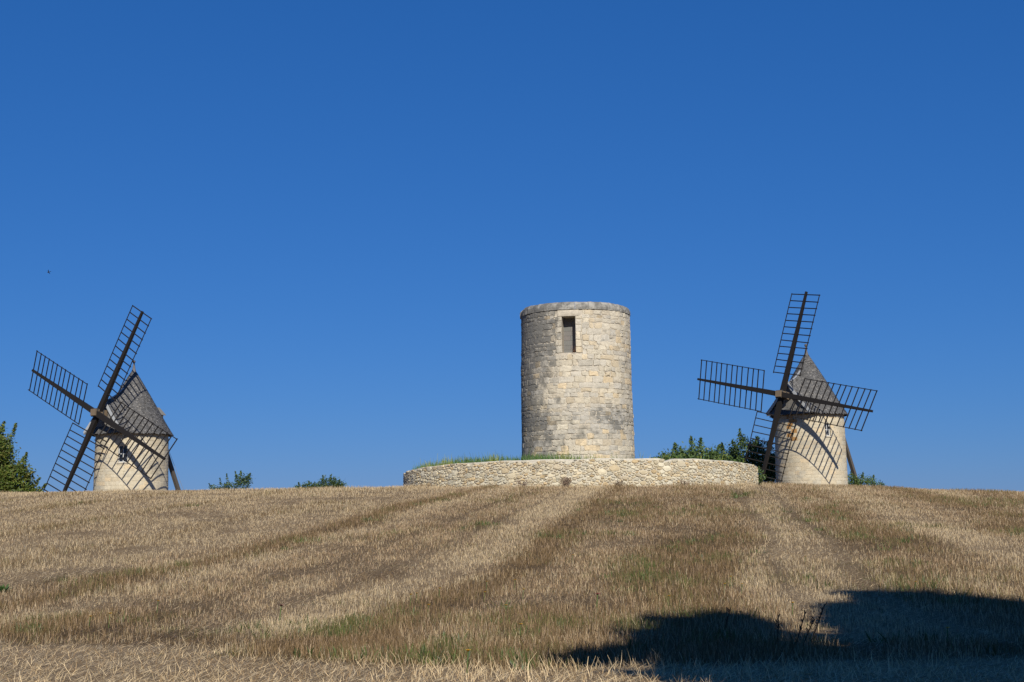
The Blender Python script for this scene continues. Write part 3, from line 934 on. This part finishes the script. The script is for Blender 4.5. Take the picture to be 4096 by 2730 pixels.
# ------------------------------------------------------------------ stubble, straw, weeds
def blades(name, X, Y, hgt, width, tilt, colr, mat, label, z=None, facing=None, curve=.12, lift=0.0, topw=.45):
    """each blade: two quads, root - middle - tip"""
    N = len(X)
    Z = terrain(X, Y) - .015 if z is None else z
    Z = Z + lift
    az = rng.uniform(0, 2 * np.pi, N)
    dx = np.sin(tilt) * np.cos(az); dy = np.sin(tilt) * np.sin(az); dz = np.cos(tilt)
    # blade width direction: mostly across the view
    fa = rng.normal(0, .6, N)
    wx, wy = np.cos(fa), np.sin(fa)
    base = np.stack([X, Y, Z], 1)
    D = np.stack([dx, dy, dz], 1)
    bend = np.stack([rng.normal(0, curve, N), rng.normal(0, curve, N), -np.abs(rng.normal(0, curve * .5, N))], 1)
    mid = base + D * (hgt * .5)[:, None]
    tip = base + D * hgt[:, None] + bend * hgt[:, None]
    Wv = np.stack([wx, wy, np.zeros(N)], 1)
    flat = np.abs(dz) < .45
    Wv[flat] = np.stack([-dy, dx, np.full(N, .6)], 1)[flat]
    Wv /= np.linalg.norm(Wv, axis=1)[:, None]
    Wv = Wv * (width / 2)[:, None]
    far = Y > 14
    nr = np.where(~far)[0]; fr = np.where(far)[0]
    V1 = np.stack([base - Wv, base + Wv, mid - Wv * .9, mid + Wv * .9, tip - Wv * topw, tip + Wv * topw], 1)[nr].reshape(-1, 3)
    b = (np.arange(len(nr)) * 6)[:, None]
    F1 = np.concatenate([b + np.array([0, 1, 3, 2]), b + np.array([2, 3, 5, 4])], 0)
    V2 = np.stack([base - Wv, base + Wv, tip + Wv * topw, tip - Wv * topw], 1)[fr].reshape(-1, 3)
    F2 = np.arange(len(fr) * 4).reshape(-1, 4) + len(V1)
    V = np.concatenate([V1, V2]); F = np.concatenate([F1, F2])
    C4 = np.concatenate([colr, np.ones((N, 1))], 1)
    C = np.concatenate([np.repeat(C4[nr], 6, 0), np.repeat(C4[fr], 4, 0)])
    o = np_mesh(name, V, F, mat, col=C)
    tag(o, label, kind='stuff')
    return o

def sample_field(N, y0, y1, pw, mx=1.12, add=1.5):
    yy = np.linspace(y0, y1, 2000)
    wt = (.80 * yy * mx + add) * (12 / yy) ** pw
    cdf = np.cumsum(wt); cdf /= cdf[-1]
    Y = np.interp(rng.random(N), cdf, yy)
    X = (rng.random(N) - .5) * (.80 * Y * mx + add)
    return X, Y

PALE = np.array([.57, .435, .25]); GREYS = np.array([.44, .355, .23]); TAN = np.array([.305, .202, .098]); BROWN = np.array([.125, .078, .030]); GREEN = np.array([.088, .094, .024]); PINK = np.array([.45, .312, .19])
def straw_colours(N, dark, pale, green, far_soft=None):
    u = rng.random(N); v = rng.random((N, 1))
    C = np.where((rng.random(N) < .45)[:, None], TAN, PINK) * .9
    wp = .30 + .54 * pale - .25 * dark
    C = np.where((u < wp)[:, None], np.where(v < .55, PALE, GREYS), C)
    C = np.where((u > 1 - np.clip(.16 + .62 * dark, 0, .8))[:, None], np.where(v < .55, BROWN, TAN * .75), C)
    C = np.where((rng.random(N) < green)[:, None], GREEN * rng.uniform(.7, 1.7, (N, 1)), C)
    amp = far_soft if far_soft is not None else np.ones(N)
    return C * (1 + (rng.uniform(.62, 1.4, N) - 1) * amp)[:, None]

def clear_of_wall(X, Y):
    return np.hypot(X - WC[0], Y - WC[1]) > WR + .02

X, Y = sample_field(1250000, 5.5, 75, 1.25, 1.12, 6.5)
k = clear_of_wall(X, Y); X, Y = X[k], Y[k]
s, dk, pl, gr, li, st, ed, n1, n2 = zones(X, Y)
ruts = np.clip(bump1(s, 1.5, .2) + bump1(s, 2.9, .2) + .6 * bump1(s, -5.9, .22) + .6 * bump1(s, -7.4, .22), 0, 1)
bare = sstep(fnoise(X / .5, Y / .8, 77, 3), .60, .72)
keep = rng.random(len(X)) < (.55 + .45 * n2) * (1 - .25 * st) * (1 - .25 * ruts) * (1 - .45 * bare)
X, Y, dk, pl, gr, li, st, ed, n1 = [a[keep] for a in (X, Y, dk, pl, gr, li, st, ed, n1)]
N = len(X)
lying = rng.random(N) < li
dw = np.hypot(X - WC[0], Y - WC[1]) - WR
hg = rng.uniform(.035, .105, N) * (1 + .55 * np.clip(dk, 0, 1)) * (.7 + .6 * n1) * (1 - .45 * st) + .10 * np.exp(-(dw / 1.2) ** 2) * rng.random(N)
hg = hg * (1 + .3 * sstep(Y, 50, 63))
hg = np.where(lying, rng.uniform(.05, .15, N), hg)
tl = np.where(lying, rng.uniform(1.05, 1.5, N), np.abs(rng.normal(0, .30, N)) + .5 * st)
wdt = rng.uniform(.0021, .0047, N) * np.maximum(1, Y / 12) ** .8
blades('stubble', X, Y, hg, wdt, tl, straw_colours(N, dk, pl, gr, 1 - .6 * sstep(Y, 20, 45)), M_STRAW, 'dry cut stubble and loose straw covering the hillside')

# tall pale stems along the near mown edge
X = rng.uniform(-9, 8, 20000); Y = 6.5 + rng.random(20000) * (4.6 + .62 * np.maximum(0, -X))
tl = np.abs(rng.normal(.95, .45, 20000))
C = np.where(rng.random((20000, 1)) < .5, PALE * 1.3, TAN * 1.2) * rng.uniform(.85, 1.2, (20000, 1))
blades('loose_straw', X, Y, rng.uniform(.05, .13, 20000), rng.uniform(.0025, .0048, 20000), np.maximum(tl, .5), C, M_STRAW, 'pale straw stems lying along the mown near edge of the field')

# a ragged line of tall pale stems on the lip of the mown edge
X = np.concatenate([rng.uniform(-.8, 3.2, 300), rng.uniform(-4, 3.4, 120)]); Y = 10.2 + rng.normal(0, .4, 420)
blades('tall_straw', X, Y, rng.uniform(.06, .2, 420), rng.uniform(.0025, .0045, 420), np.abs(rng.normal(.45, .35, 420)), PALE * 1.35 * rng.uniform(.8, 1.15, (420, 1)), M_STRAW, 'tall pale straw stems standing on the lip of the mown edge')

# low green weeds: clumps of leaves
def leaf_clumps(n, y0, y1, per, size, pfun, seed):
    X, Y = sample_field(n, y0, y1, 1.2, 1.1)
    z_ = zones(X, Y)
    pr = pfun(z_)
    k = (rng.random(n) < pr) & clear_of_wall(X, Y)
    X, Y = X[k], Y[k]
    m = len(X)
    X = np.repeat(X, per) + rng.normal(0, size, m * per); Y = np.repeat(Y, per) + rng.normal(0, size, m * per)
    shade = np.repeat(rng.uniform(.7, 1.5, m), per)
    return X, Y, shade
X, Y, sh_ = leaf_clumps(9000, 9, 60, 14, .07, lambda z: np.clip(z[3] * 1.1 - .06, 0, .6), 1)
N = len(X)
C = np.array([.07, .092, .026]) * (sh_ * rng.uniform(.75, 1.3, N))[:, None]
blades('field_weeds', X, Y, rng.uniform(.05, .17, N), rng.uniform(.012, .026, N) * np.maximum(1, Y / 22), np.abs(rng.normal(.5, .4, N)), C, M_LEAF, 'green weeds scattered through the stubble', topw=.2)

# terrace grass
N = 26000
t = rng.uniform(-math.pi, math.pi, N); rr = WR - .5 - np.abs(rng.normal(0, 1.3, N))
front_l = sstep(-t, .02, .25) * sstep(t + 2.6, 0, .4)
dens = np.clip(.06 + .94 * front_l + .6 * sstep(np.abs(t), 1.9, 2.4), 0, 1) * (.25 + .75 * fnoise(t * 7, rr, 33, 2))
near_t = rng.random(N) < .18
rr = np.where(near_t, 3.25 + np.abs(rng.normal(0, .45, N)), rr)
dens = np.where(near_t, .9 * sstep(.35 - t, 0, .25), dens)
k = (rng.random(N) < dens) & (rr > 3.25) & (rr < WR - .46)
t, rr, near_t = t[k], rr[k], near_t[k]
N = len(t)
X = WC[0] + rr * np.sin(t); Y = WC[1] - rr * np.cos(t)
cl = fnoise(X / .9, Y / .9, 36, 3)
hg = rng.uniform(.18, .42, N) * (.3 + 1.5 * cl) + (rng.random(N) < .03) * .3
C = np.where((cl > .62)[:, None] & (rng.random((N, 1)) < .6), np.array([.27, .29, .05]), np.array([.085, .155, .04])) * rng.uniform(.7, 1.35, (N, 1))
zt = np.minimum(2.50, wtop(t) + WZ0 - .06)
blades('terrace_grass', X, Y, hg, rng.uniform(.018, .035, N), np.abs(rng.normal(.1, .28, N)), C, M_LEAF, 'green grass growing on the terrace inside the curved wall', z=zt, topw=.2)

# ------------------------------------------------------------------ trees and bushes
def tree(name, label, cat, x, y, lobes, nleaf, lsize, pal, group=None, shoots=(), trunk_r=.12, trunk=True, clump=22, dens_core=.25, zbase=None, spread=None):
    zb = tz(x, y) if zbase is None else zbase
    root = empty(name, (x, y, zb - .05))
    tag(root, label, cat, group)
    org = np.array([x, y, zb - .05])
    L = np.array(lobes, float)              # world x,y,z,rx,ry,rz
    vol = (L[:, 3] * L[:, 4] * L[:, 5]) ** (.67); pr = vol / vol.sum()
    nc = nleaf // clump
    which = rng.choice(len(L), nc, p=pr)
    d = rng.normal(0, 1, (nc, 3)); d /= np.linalg.norm(d, axis=1)[:, None]
    rr = rng.random(nc) ** (1 / 2.2); rr = np.where(rng.random(nc) < dens_core, rr, .62 + .42 * rng.random(nc))
    cc_ = L[which, :3] + d * L[which, 3:6] * rr[:, None]
    cs = rng.uniform(.7, 1.35, nc)
    P = np.repeat(cc_, clump, 0); sh = np.repeat(cs, clump)
    sp = (np.mean(L[:, 3:6]) * .14 + lsize * .6) if spread is None else spread
    P = P + rng.normal(0, sp, P.shape)
    extra = []; es = []
    for (x0, y0, z0, x1, y1, z1, cnt, wd) in shoots:
        q_ = rng.random(cnt) ** .85
        p = np.array([x0, y0, z0]) + (np.array([x1, y1, z1]) - np.array([x0, y0, z0])) * q_[:, None]
        p = p + rng.normal(0, 1, (cnt, 3)) * (wd * (1.05 - q_))[:, None]
        extra.append(p); es.append(rng.uniform(.75, 1.3, cnt))
    if extra:
        P = np.concatenate([P] + extra); sh = np.concatenate([sh] + es)
    N = len(P)
    P = P - org
    P[:, 2] = np.maximum(P[:, 2], .02)
    nrm = rng.normal(0, 1, (N, 3)) + np.array([0, -.3, .7]); nrm /= np.linalg.norm(nrm, axis=1)[:, None]
    a = np.cross(nrm, rng.normal(0, 1, (N, 3))); a /= np.linalg.norm(a, axis=1)[:, None]
    b = np.cross(nrm, a)
    sz = lsize * rng.uniform(.6, 1.25, N)
    V = np.stack([P - a * sz[:, None], P - b * (sz * .42)[:, None] + nrm * (sz * .1)[:, None], P + a * sz[:, None], P + b * (sz * .42)[:, None] + nrm * (sz * .1)[:, None]], 1).reshape(-1, 3)
    F = np.arange(N * 4).reshape(-1, 4)
    pal = np.array(pal)
    C = pal[rng.integers(0, len(pal), N)] * (sh * rng.uniform(.8, 1.2, N))[:, None]
    np_mesh('crown', V, F, M_LEAF, root, np.repeat(np.concatenate([C, np.ones((N, 1))], 1), 4, 0))
    if trunk:
        mb = MB()
        B = (.11, .085, .06, 0)
        top = L[:, :3].mean(0) - org
        mb.tube([(0, 0, -.3), (top[0] * .3, top[1] * .3, top[2] * .45), (top[0] * .8, top[1] * .8, top[2] * .9)], [trunk_r, trunk_r * .75, trunk_r * .4], 8, c=B)
        for l in L[:14]:
            e = l[:3] - org
            s_ = np.array([top[0] * .3, top[1] * .3, top[2] * .45])
            mb.tube([s_, (s_ + e) / 2 + np.array([0, 0, .05 * e[2]]), e], [trunk_r * .5, trunk_r * .33, trunk_r * .12], 5, c=B)
        for (x0, y0, z0, x1, y1, z1, cnt, wd) in shoots:
            mb.tube([np.array([x0, y0, z0]) - org, np.array([x1, y1, z1]) - org], [trunk_r * .15, trunk_r * .05], 4, c=B)
        mb.build('trunk', M_BARK, root)
    return root

G1 = [(0.0991, 0.1389, 0.0241), (0.1323, 0.1691, 0.0302), (0.0728, 0.1087, 0.0215), (0.1587, 0.157, 0.0345)]
G2 = [(0.0546, 0.0926, 0.0273), (0.078, 0.1235, 0.0312), (0.0437, 0.0741, 0.025), (0.0936, 0.1358, 0.0273)]
G3 = [(0.0648, 0.1125, 0.0364), (0.0892, 0.1455, 0.0405), (0.1216, 0.1588, 0.0324)]
# tree cut by the left edge of the picture
yl = 110.
tree('broadleaf_tree', 'dense green broadleaf tree beside the left windmill at the picture edge', 'tree', -44.6, yl,
     [(-44.6, yl, 5.0, 2.2, 2.2, 2.4), (-43.6, yl - .5, 3.0, 1.9, 1.9, 1.9), (-45.6, yl, 7.0, 1.5, 1.5, 1.6), (-42.5, yl - .6, 5.9, .55, .6, 1.3), (-41.3, yl - .7, 3.6, 1.1, 1.1, 1.0), (-41.6, yl - .6, 2.0, 1.5, 1.3, 1.0), (-40.4, yl - .6, 2.1, .7, .7, .5), (-43.2, yl - .6, 7.0, .35, .4, .8)],
     26000, .15, G1, shoots=[(-42.4, yl, 6.5, -41.9, yl, 8.1, 130, .2), (-43.2, yl, 7.2, -42.9, yl, 8.3, 90, .18), (-41.2, yl - .6, 4.2, -40.7, yl - .6, 5.6, 150, .24), (-40.4, yl - .6, 2.4, -39.5, yl - .6, 3.5, 120, .2), (-39.9, yl - .6, 2.0, -39.0, yl - .6, 2.95, 90, .18), (-40.9, yl - .6, 3.3, -40.2, yl - .6, 4.0, 90, .18)], trunk_r=.25)
# bushes on the skyline between left mill and wall
y = 120.
tree('bush', 'thin ragged bush on the skyline, nearer the left windmill', 'bush', -25.2, y,
     [(-24.8, y, 2.9, .75, .7, .75), (-25.9, y, 2.6, .8, .6, .5), (-27.0, y, 2.5, .7, .5, .5), (-24.6, y, 3.4, .5, .4, .4)], 1700, .10, G2,
     shoots=[(-25.2, y, 2.9, -25.5, y, 4.15, 130, .18), (-26.1, y, 2.5, -26.3, y, 3.95, 80, .14), (-24.5, y, 3.2, -24.1, y, 4.0, 110, .2), (-24.9, y, 3.2, -25.0, y, 4.2, 100, .2), (-26.7, y, 2.4, -26.9, y, 3.6, 60, .12), (-27.4, y, 2.4, -27.9, y, 3.1, 50, .14)], trunk_r=.06, group='bushes along the skyline', clump=12)
tree('bush', 'compact dark bush on the skyline between the left windmill and the curved wall', 'bush', -17.2, y,
     [(-16.9, y, 2.75, 1.0, .8, .65), (-18.6, y, 2.45, .8, .7, .55), (-16.0, y, 2.45, .6, .6, .55), (-19.7, y, 2.35, .3, .3, .5)], 3800, .10, G2,
     shoots=[(-17.3, y, 2.8, -17.5, y, 3.7, 80, .18), (-16.9, y, 2.8, -16.7, y, 3.75, 80, .18), (-19.6, y, 2.3, -19.7, y, 3.1, 60, .14), (-16.3, y, 2.6, -15.9, y, 3.3, 60, .16), (-18.7, y, 2.5, -18.8, y, 3.2, 50, .15)], trunk_r=.06, group='bushes along the skyline', clump=12)
# behind the right half of the wall
y = 96.
tree('bush', 'bush with several tall pointed shoots behind the right half of the curved wall', 'bush', 13.2, y,
     [(12.2, y, 3.5, 1.2, 1.1, .8), (13.7, y, 3.6, 1.3, 1.1, .9), (15.0, y, 3.3, 1.0, 1.0, .8), (11.0, y, 3.3, .9, .9, .65), (16.2, y, 2.9, .9, .9, .6), (17.3, y, 2.35, .8, .9, .6), (10.2, y, 3.1, .6, .7, .6)], 12000, .11, G3,
     shoots=[(11.9, y, 3.5, 11.85, y, 4.95, 260, .34), (12.3, y, 3.5, 12.25, y, 4.7, 140, .26), (13.2, y, 3.5, 13.05, y, 5.4, 320, .36), (13.7, y, 3.5, 13.75, y, 5.3, 280, .36), (14.8, y, 3.4, 15.15, y, 4.8, 240, .32), (14.6, y, 3.4, 14.5, y, 4.3, 120, .26), (15.6, y, 3.2, 15.9, y, 4.0, 90, .22), (11.1, y, 3.4, 11.0, y, 4.2, 110, .24), (10.3, y, 3.2, 10.1, y, 3.9, 70, .2), (16.4, y, 3.3, 16.5, y, 3.95, 70, .2)], trunk_r=.08, group='bushes along the skyline')
y = 113.
tree('bushy_tree', 'dark leafy bushy tree behind the lower sail of the right windmill', 'tree', 20.2, y,
     [(20.0, y, 4.8, 1.5, 1.3, 1.4), (21.6, y, 4.5, 1.2, 1.2, 1.4), (18.6, y, 4.2, 1.1, 1.0, 1.0), (20.6, y, 2.7, 1.9, 1.5, 1.4), (17.6, y, 3.8, .8, .8, .7), (22.4, y, 3.2, 1.0, 1.0, 1.2), (19.0, y, 3.0, 1.3, 1.2, 1.0)], 13000, .13, G2,
     shoots=[(19.7, y, 5.5, 19.6, y, 7.0, 130, .22), (20.9, y, 5.4, 21.1, y, 6.3, 110, .24), (18.2, y, 4.5, 18.0, y, 5.8, 150, .24), (21.9, y, 5.2, 22.2, y, 6.0, 90, .22), (19.2, y, 5.0, 18.9, y, 6.0, 110, .22)], trunk_r=.14)
y = 109.
tree('bush', 'loose airy bush just right of the right windmill by its tail pole', 'bush', 28.9, y,
     [(28.2, y, 2.1, .6, .5, .6), (29.2, y, 2.0, .75, .6, .55), (27.5, y, 2.2, .5, .4, .7), (30.2, y, 1.7, .5, .4, .4)], 2600, .09, G3,
     shoots=[(28.1, y, 2.2, 28.0, y, 3.05, 70, .18), (28.9, y, 2.1, 29.0, y, 2.95, 90, .22), (29.6, y, 2, 29.9, y, 2.7, 70, .2), (27.5, y, 2.2, 27.4, y, 3.2, 60, .16)], trunk_r=.05, group='bushes along the skyline', clump=10)
y = 98.5
tree('bramble', 'low reddish brown bramble at the foot of the right windmill', 'bush', 19.6, y,
     [(19.3, y, 1.35, .8, .6, .75), (20.1, y, 1.3, .7, .5, .7), (18.6, y, 1.1, .6, .5, .6)], 1500, .07, [(.15, .09, .055), (.19, .12, .075), (.09, .085, .035), (.12, .07, .05)], trunk_r=.04)
# dry plants in front of the wall
for (x, y, hh, rx, lab) in ((2.5, 63.0, .42, .38, 'dark dry shrub against the middle of the curved wall'), (.35, 63.2, .3, .3, 'small dry weed at the foot of the wall left of the dark dry shrub'),
                            (5.1, 63.15, .3, .3, 'thin pale weed at the foot of the wall right of the dark dry shrub'), (8.3, 64.1, .28, .32, 'low brown dry weed at the foot of the wall below its right shoulder')):
    zb = tz(x, y)
    root = empty('dry_shrub', (x, y, zb)); tag(root, lab, 'dry plant', 'dry plants along the foot of the wall')
    mb = MB()
    for k in range(46 if hh > .35 else 15):
        a = rng.uniform(0, 2 * math.pi); e = Vector((math.cos(a) * rx * rng.random() ** .6, math.sin(a) * .25 * rng.random(), hh * rng.uniform(.4, 1.15)))
        g = rng.uniform(.6, 1.3)
        mb.beam((e.x * .15, e.y * .15, -.02), e, .016, .012, c=(.20 * g, .145 * g, .105 * g, 0))
        for q_ in range(3):
            p = e * rng.uniform(.5, 1); d2 = Vector(rng.normal(0, .07, 3)); d2.z = abs(d2.z)
            mb.beam(p, p + d2, .018, .01, c=(.24 * g, .17 * g, .12 * g, 0))
    mb.build('twigs', M_BARK, root)

# broad trees behind and right of the camera, whose shadow lies on the near field
G4 = [(.05, .09, .025), (.065, .11, .03), (.04, .075, .02)]
tree('shade_tree', 'broad leafy tree whose large rounded shadow darkens the lower right of the field', 'tree', 9.0, -.6,
     [(9.15, 0, 10.05, 1.0, .9, 1.15), (7.8, 0, 9.2, .5, .6, .7), (8.3, 0, 8.7, 1.35, 1.1, 1.35), (7.55, .1, 7.4, 1.35, 1.1, 1.35), (6.35, .3, 6.0, 1.25, 1.0, 1.2), (5.0, .5, 4.6, 1.3, 1.0, 1.3), (9.9, -.2, 9.6, .5, .6, .9), (9.0, 0, 7.4, 1.3, 1.0, 1.4), (9.0, 0, 9.4, 1.0, .8, 1.0), (9.5, -.1, 8.0, .9, .8, 1.0), (10.2, -.3, 7.2, 1.2, .9, 1.0), (7.7, 0, 6.2, 1.3, .9, 1.3),
      (5.6, .5, 2.4, 2.0, 1.2, 2.2), (3.95, .9, 4.75, .75, .5, .6), (4.55, .8, 5.25, .55, .5, .5), (3.35, .9, 4.3, .55, .45, .5), (8.0, 0, 4.6, 2.4, 1.4, 2.4), (10.4, -.5, 5.4, 2.2, 1.6, 2.2), (12.6, -.5, 4.6, 2.2, 1.6, 2.2), (9.5, -.3, 1.6, 2.6, 1.4, 2.0), (12.6, -.5, 1.4, 2.4, 1.4, 1.9), (4.3, .7, 1.4, 1.2, .9, 1.5)],
     64000, .25, G4, trunk_r=.35, dens_core=.55, clump=24, spread=.13)
tree('sapling', 'slim leaning young tree whose small shadow lies left of the large tree shadow', 'tree', 4.7, 1.0,
     [(5.45, 1, 8.3, .42, .4, .42), (4.95, 1, 7.65, .5, .45, .6), (4.45, 1, 6.9, .55, .5, .65), (3.85, 1, 6.15, .55, .5, .6), (3.2, 1, 5.5, .5, .45, .45), (2.55, 1, 5.3, .4, .4, .25), (3.95, 1, 6.95, .38, .4, .4), (4.6, 1, 7.95, .4, .4, .4), (5.0, 1, 7.0, .42, .4, .5), (4.5, 1, 6.25, .45, .4, .45), (5.5, 1, 7.75, .3, .35, .4)], 9500, .13, G4, trunk_r=.09, dens_core=.6, spread=.08)

# ------------------------------------------------------------------ small things in the field
def at_px(px, py):
    """ground point seen at a photo pixel: walk along the ray"""
    a = (px - 2048) / 5222; b = (1365 - py) / 5222
    u = a * math.cos(ROLL) + b * math.sin(ROLL); v = -a * math.sin(ROLL) + b * math.cos(ROLL)
    dx, dy, dz = u, math.cos(PITCH) - v * math.sin(PITCH), v * math.cos(PITCH) + math.sin(PITCH)
    T = np.linspace(6, 75, 6000)
    zz = terrain(dx * T, dy * T)
    i = int(np.argmax(zz >= dz * T))
    return dx * T[i], dy * T[i], float(zz[i])

def flower_mesh(colr):
    mb = MB()
    mb.beam((0, 0, 0), (.01, 0, .16), .006, .006, c=(.10, .15, .04, 0))
    for k in range(8):
        a = k * math.pi / 4
        d = Vector((math.cos(a), math.sin(a) * .8 - .3, .35))
        p = Vector((.01, 0, .165)); s_ = Vector((-math.sin(a), math.cos(a), .2)) * .008
        mb.add([p, p + d * .012 + s_, p + d * .026, p + d * .012 - s_], [(0, 1, 2, 3)], colr)
    mb.lathe([(.001, .158), (.009, .162), (.007, .172), (.001, .175)], (.01, 0, 0), 8, (colr[0] * .7, colr[1] * .5, .02, 0))
    return mb
FL = [(628, 2413), (356, 2474), (434, 2474), (1936, 2369), (1945, 2326), (2058, 2322), (1755, 2360), (1664, 2376), (1640, 2389), (1710, 2429), (2022, 2433), (2080, 2515), (2289, 2212), (2674, 2397), (1868, 2655), (2091, 2360), (2920, 2311), (2896, 2339), (2966, 2339), (3169, 2428), (3220, 2216), (3516, 2342), (3661, 2326), (3789, 2532)]
first = None
for px, py in FL:
    x, y, z = at_px(px, py + 40 * 14 / 14)
    if first is None:
        o = flower_mesh((.75, .48, .03, 0)).build('yellow_flower', M_PETAL); first = o
    else:
        o = first.copy(); COL.objects.link(o)
    o.location = (x, y, z); o.rotation_euler = (0, 0, rng.uniform(-.5, .5)); o.scale = (1.2, 1.2, rng.uniform(.8, 1.1))
    tag(o, 'tiny yellow wildflower standing among the stubble', 'flower', 'yellow wildflowers in the stubble')
for (px, py, c, lab) in ((2386, 2440, (.45, .12, .16, 0), 'pink wildflower head in the stubble above the shadow edge'), (1118, 2490, (.20, .08, .10, 0), 'dull purple flower head in the stubble on the left half')):
    x, y, z = at_px(px, py)
    o = flower_mesh(c).build('wildflower', M_PETAL); o.location = (x, y, z); o.scale = (1.9, 1.9, 1.3); tag(o, lab, 'flower')
# dark dry stalks at the gap between the two shadows
for i, (px, py, dxs, hh, lab) in enumerate(((3180, 2585, .12, .42, 'dark dry stalk leaning right, middle of the lit gap between the shadows'), (3243, 2570, .16, .48, 'tallest dark dry stalk at the right of the lit gap between the shadows'),
                              (3205, 2590, .14, .34, 'short dark dry stalk between the two leaning stalks in the lit gap'), (3110, 2570, .02, .34, 'thin upright dark stalk at the left of the lit gap between the shadows'), (2895, 2540, .08, .36, 'dark dry stalk rising from the left shadow'))):
    x, y, z = at_px(px, py)
    mb = MB(); c = (.05, .04, .03, 0)
    hh *= .78
    mb.tube([(0, 0, -.02), (dxs * .5, 0, hh * .5), (dxs, 0, hh)], [.007, .006, .004], 5, c=c)
    for k in range(9):
        q_ = rng.uniform(.4, 1); p = Vector((dxs * q_, 0, hh * q_))
        mb.beam(p, p + Vector((rng.normal(0, .02), rng.normal(0, .02), .03)), .007, .005, c=c)
    o = mb.build('dry_stalk', M_BARK); o.location = (x, y, z)
    tag(o, lab, 'dry stalk', 'dark dry stalks beside the shadow')
# green weed at the left edge
x, y, z = at_px(14, 2372)
mb = MB()
for k in range(40):
    a = rng.uniform(0, 2 * math.pi); L = rng.uniform(.08, .2); d = Vector((math.cos(a), math.sin(a), rng.uniform(.5, 1.8))).normalized()
    s_ = d.cross(Vector((0, 0, 1))).normalized() * .02; g = rng.uniform(.7, 1.4)
    mb.add([(0, 0, 0), d * L * .5 + s_, d * L, d * L * .5 - s_], [(0, 1, 2, 3)], (.06 * g, .12 * g, .03 * g, 0))
o = mb.build('weed_plant', M_LEAF); o.location = (x, y, z)
tag(o, 'leafy green weed in the stubble at the left edge', 'weed')

# ------------------------------------------------------------------ bird far up on the left
mb = MB()
K = (.03, .03, .035, 0)
mb.lathe([(.004, -.20), (.04, -.13), (.065, 0), (.05, .11), (.03, .15), (.034, .18), (.004, .23)], n=8, c=K)
rot = [(v[2], v[1], v[0]) for v in mb.v]; mb.v = rot
mb.add([(-.06, .03, .01), (.08, .03, .01), (.05, .25, .08), (-.10, .50, .02), (-.05, .22, .06)], [(0, 1, 2, 4), (4, 2, 3)], K)
mb.add([(-.06, -.03, .01), (.08, -.03, .01), (.05, -.25, .08), (-.10, -.50, .02), (-.05, -.22, .06)], [(1, 0, 4, 2), (2, 4, 3)], K)
mb.add([(-.17, -.02, 0), (-.17, .02, 0), (-.32, .06, .01), (-.32, -.06, .01)], [(0, 1, 2, 3)], K)
bird = mb.build('bird', M_BARK)
bird.scale = (.5, .5, .5)
bird.location = (-32.39, 90.0, 17.2); bird.rotation_euler = (R(35), R(20), R(195))
tag(bird, 'tiny dark bird flying in the blue sky above the left windmill', 'bird')
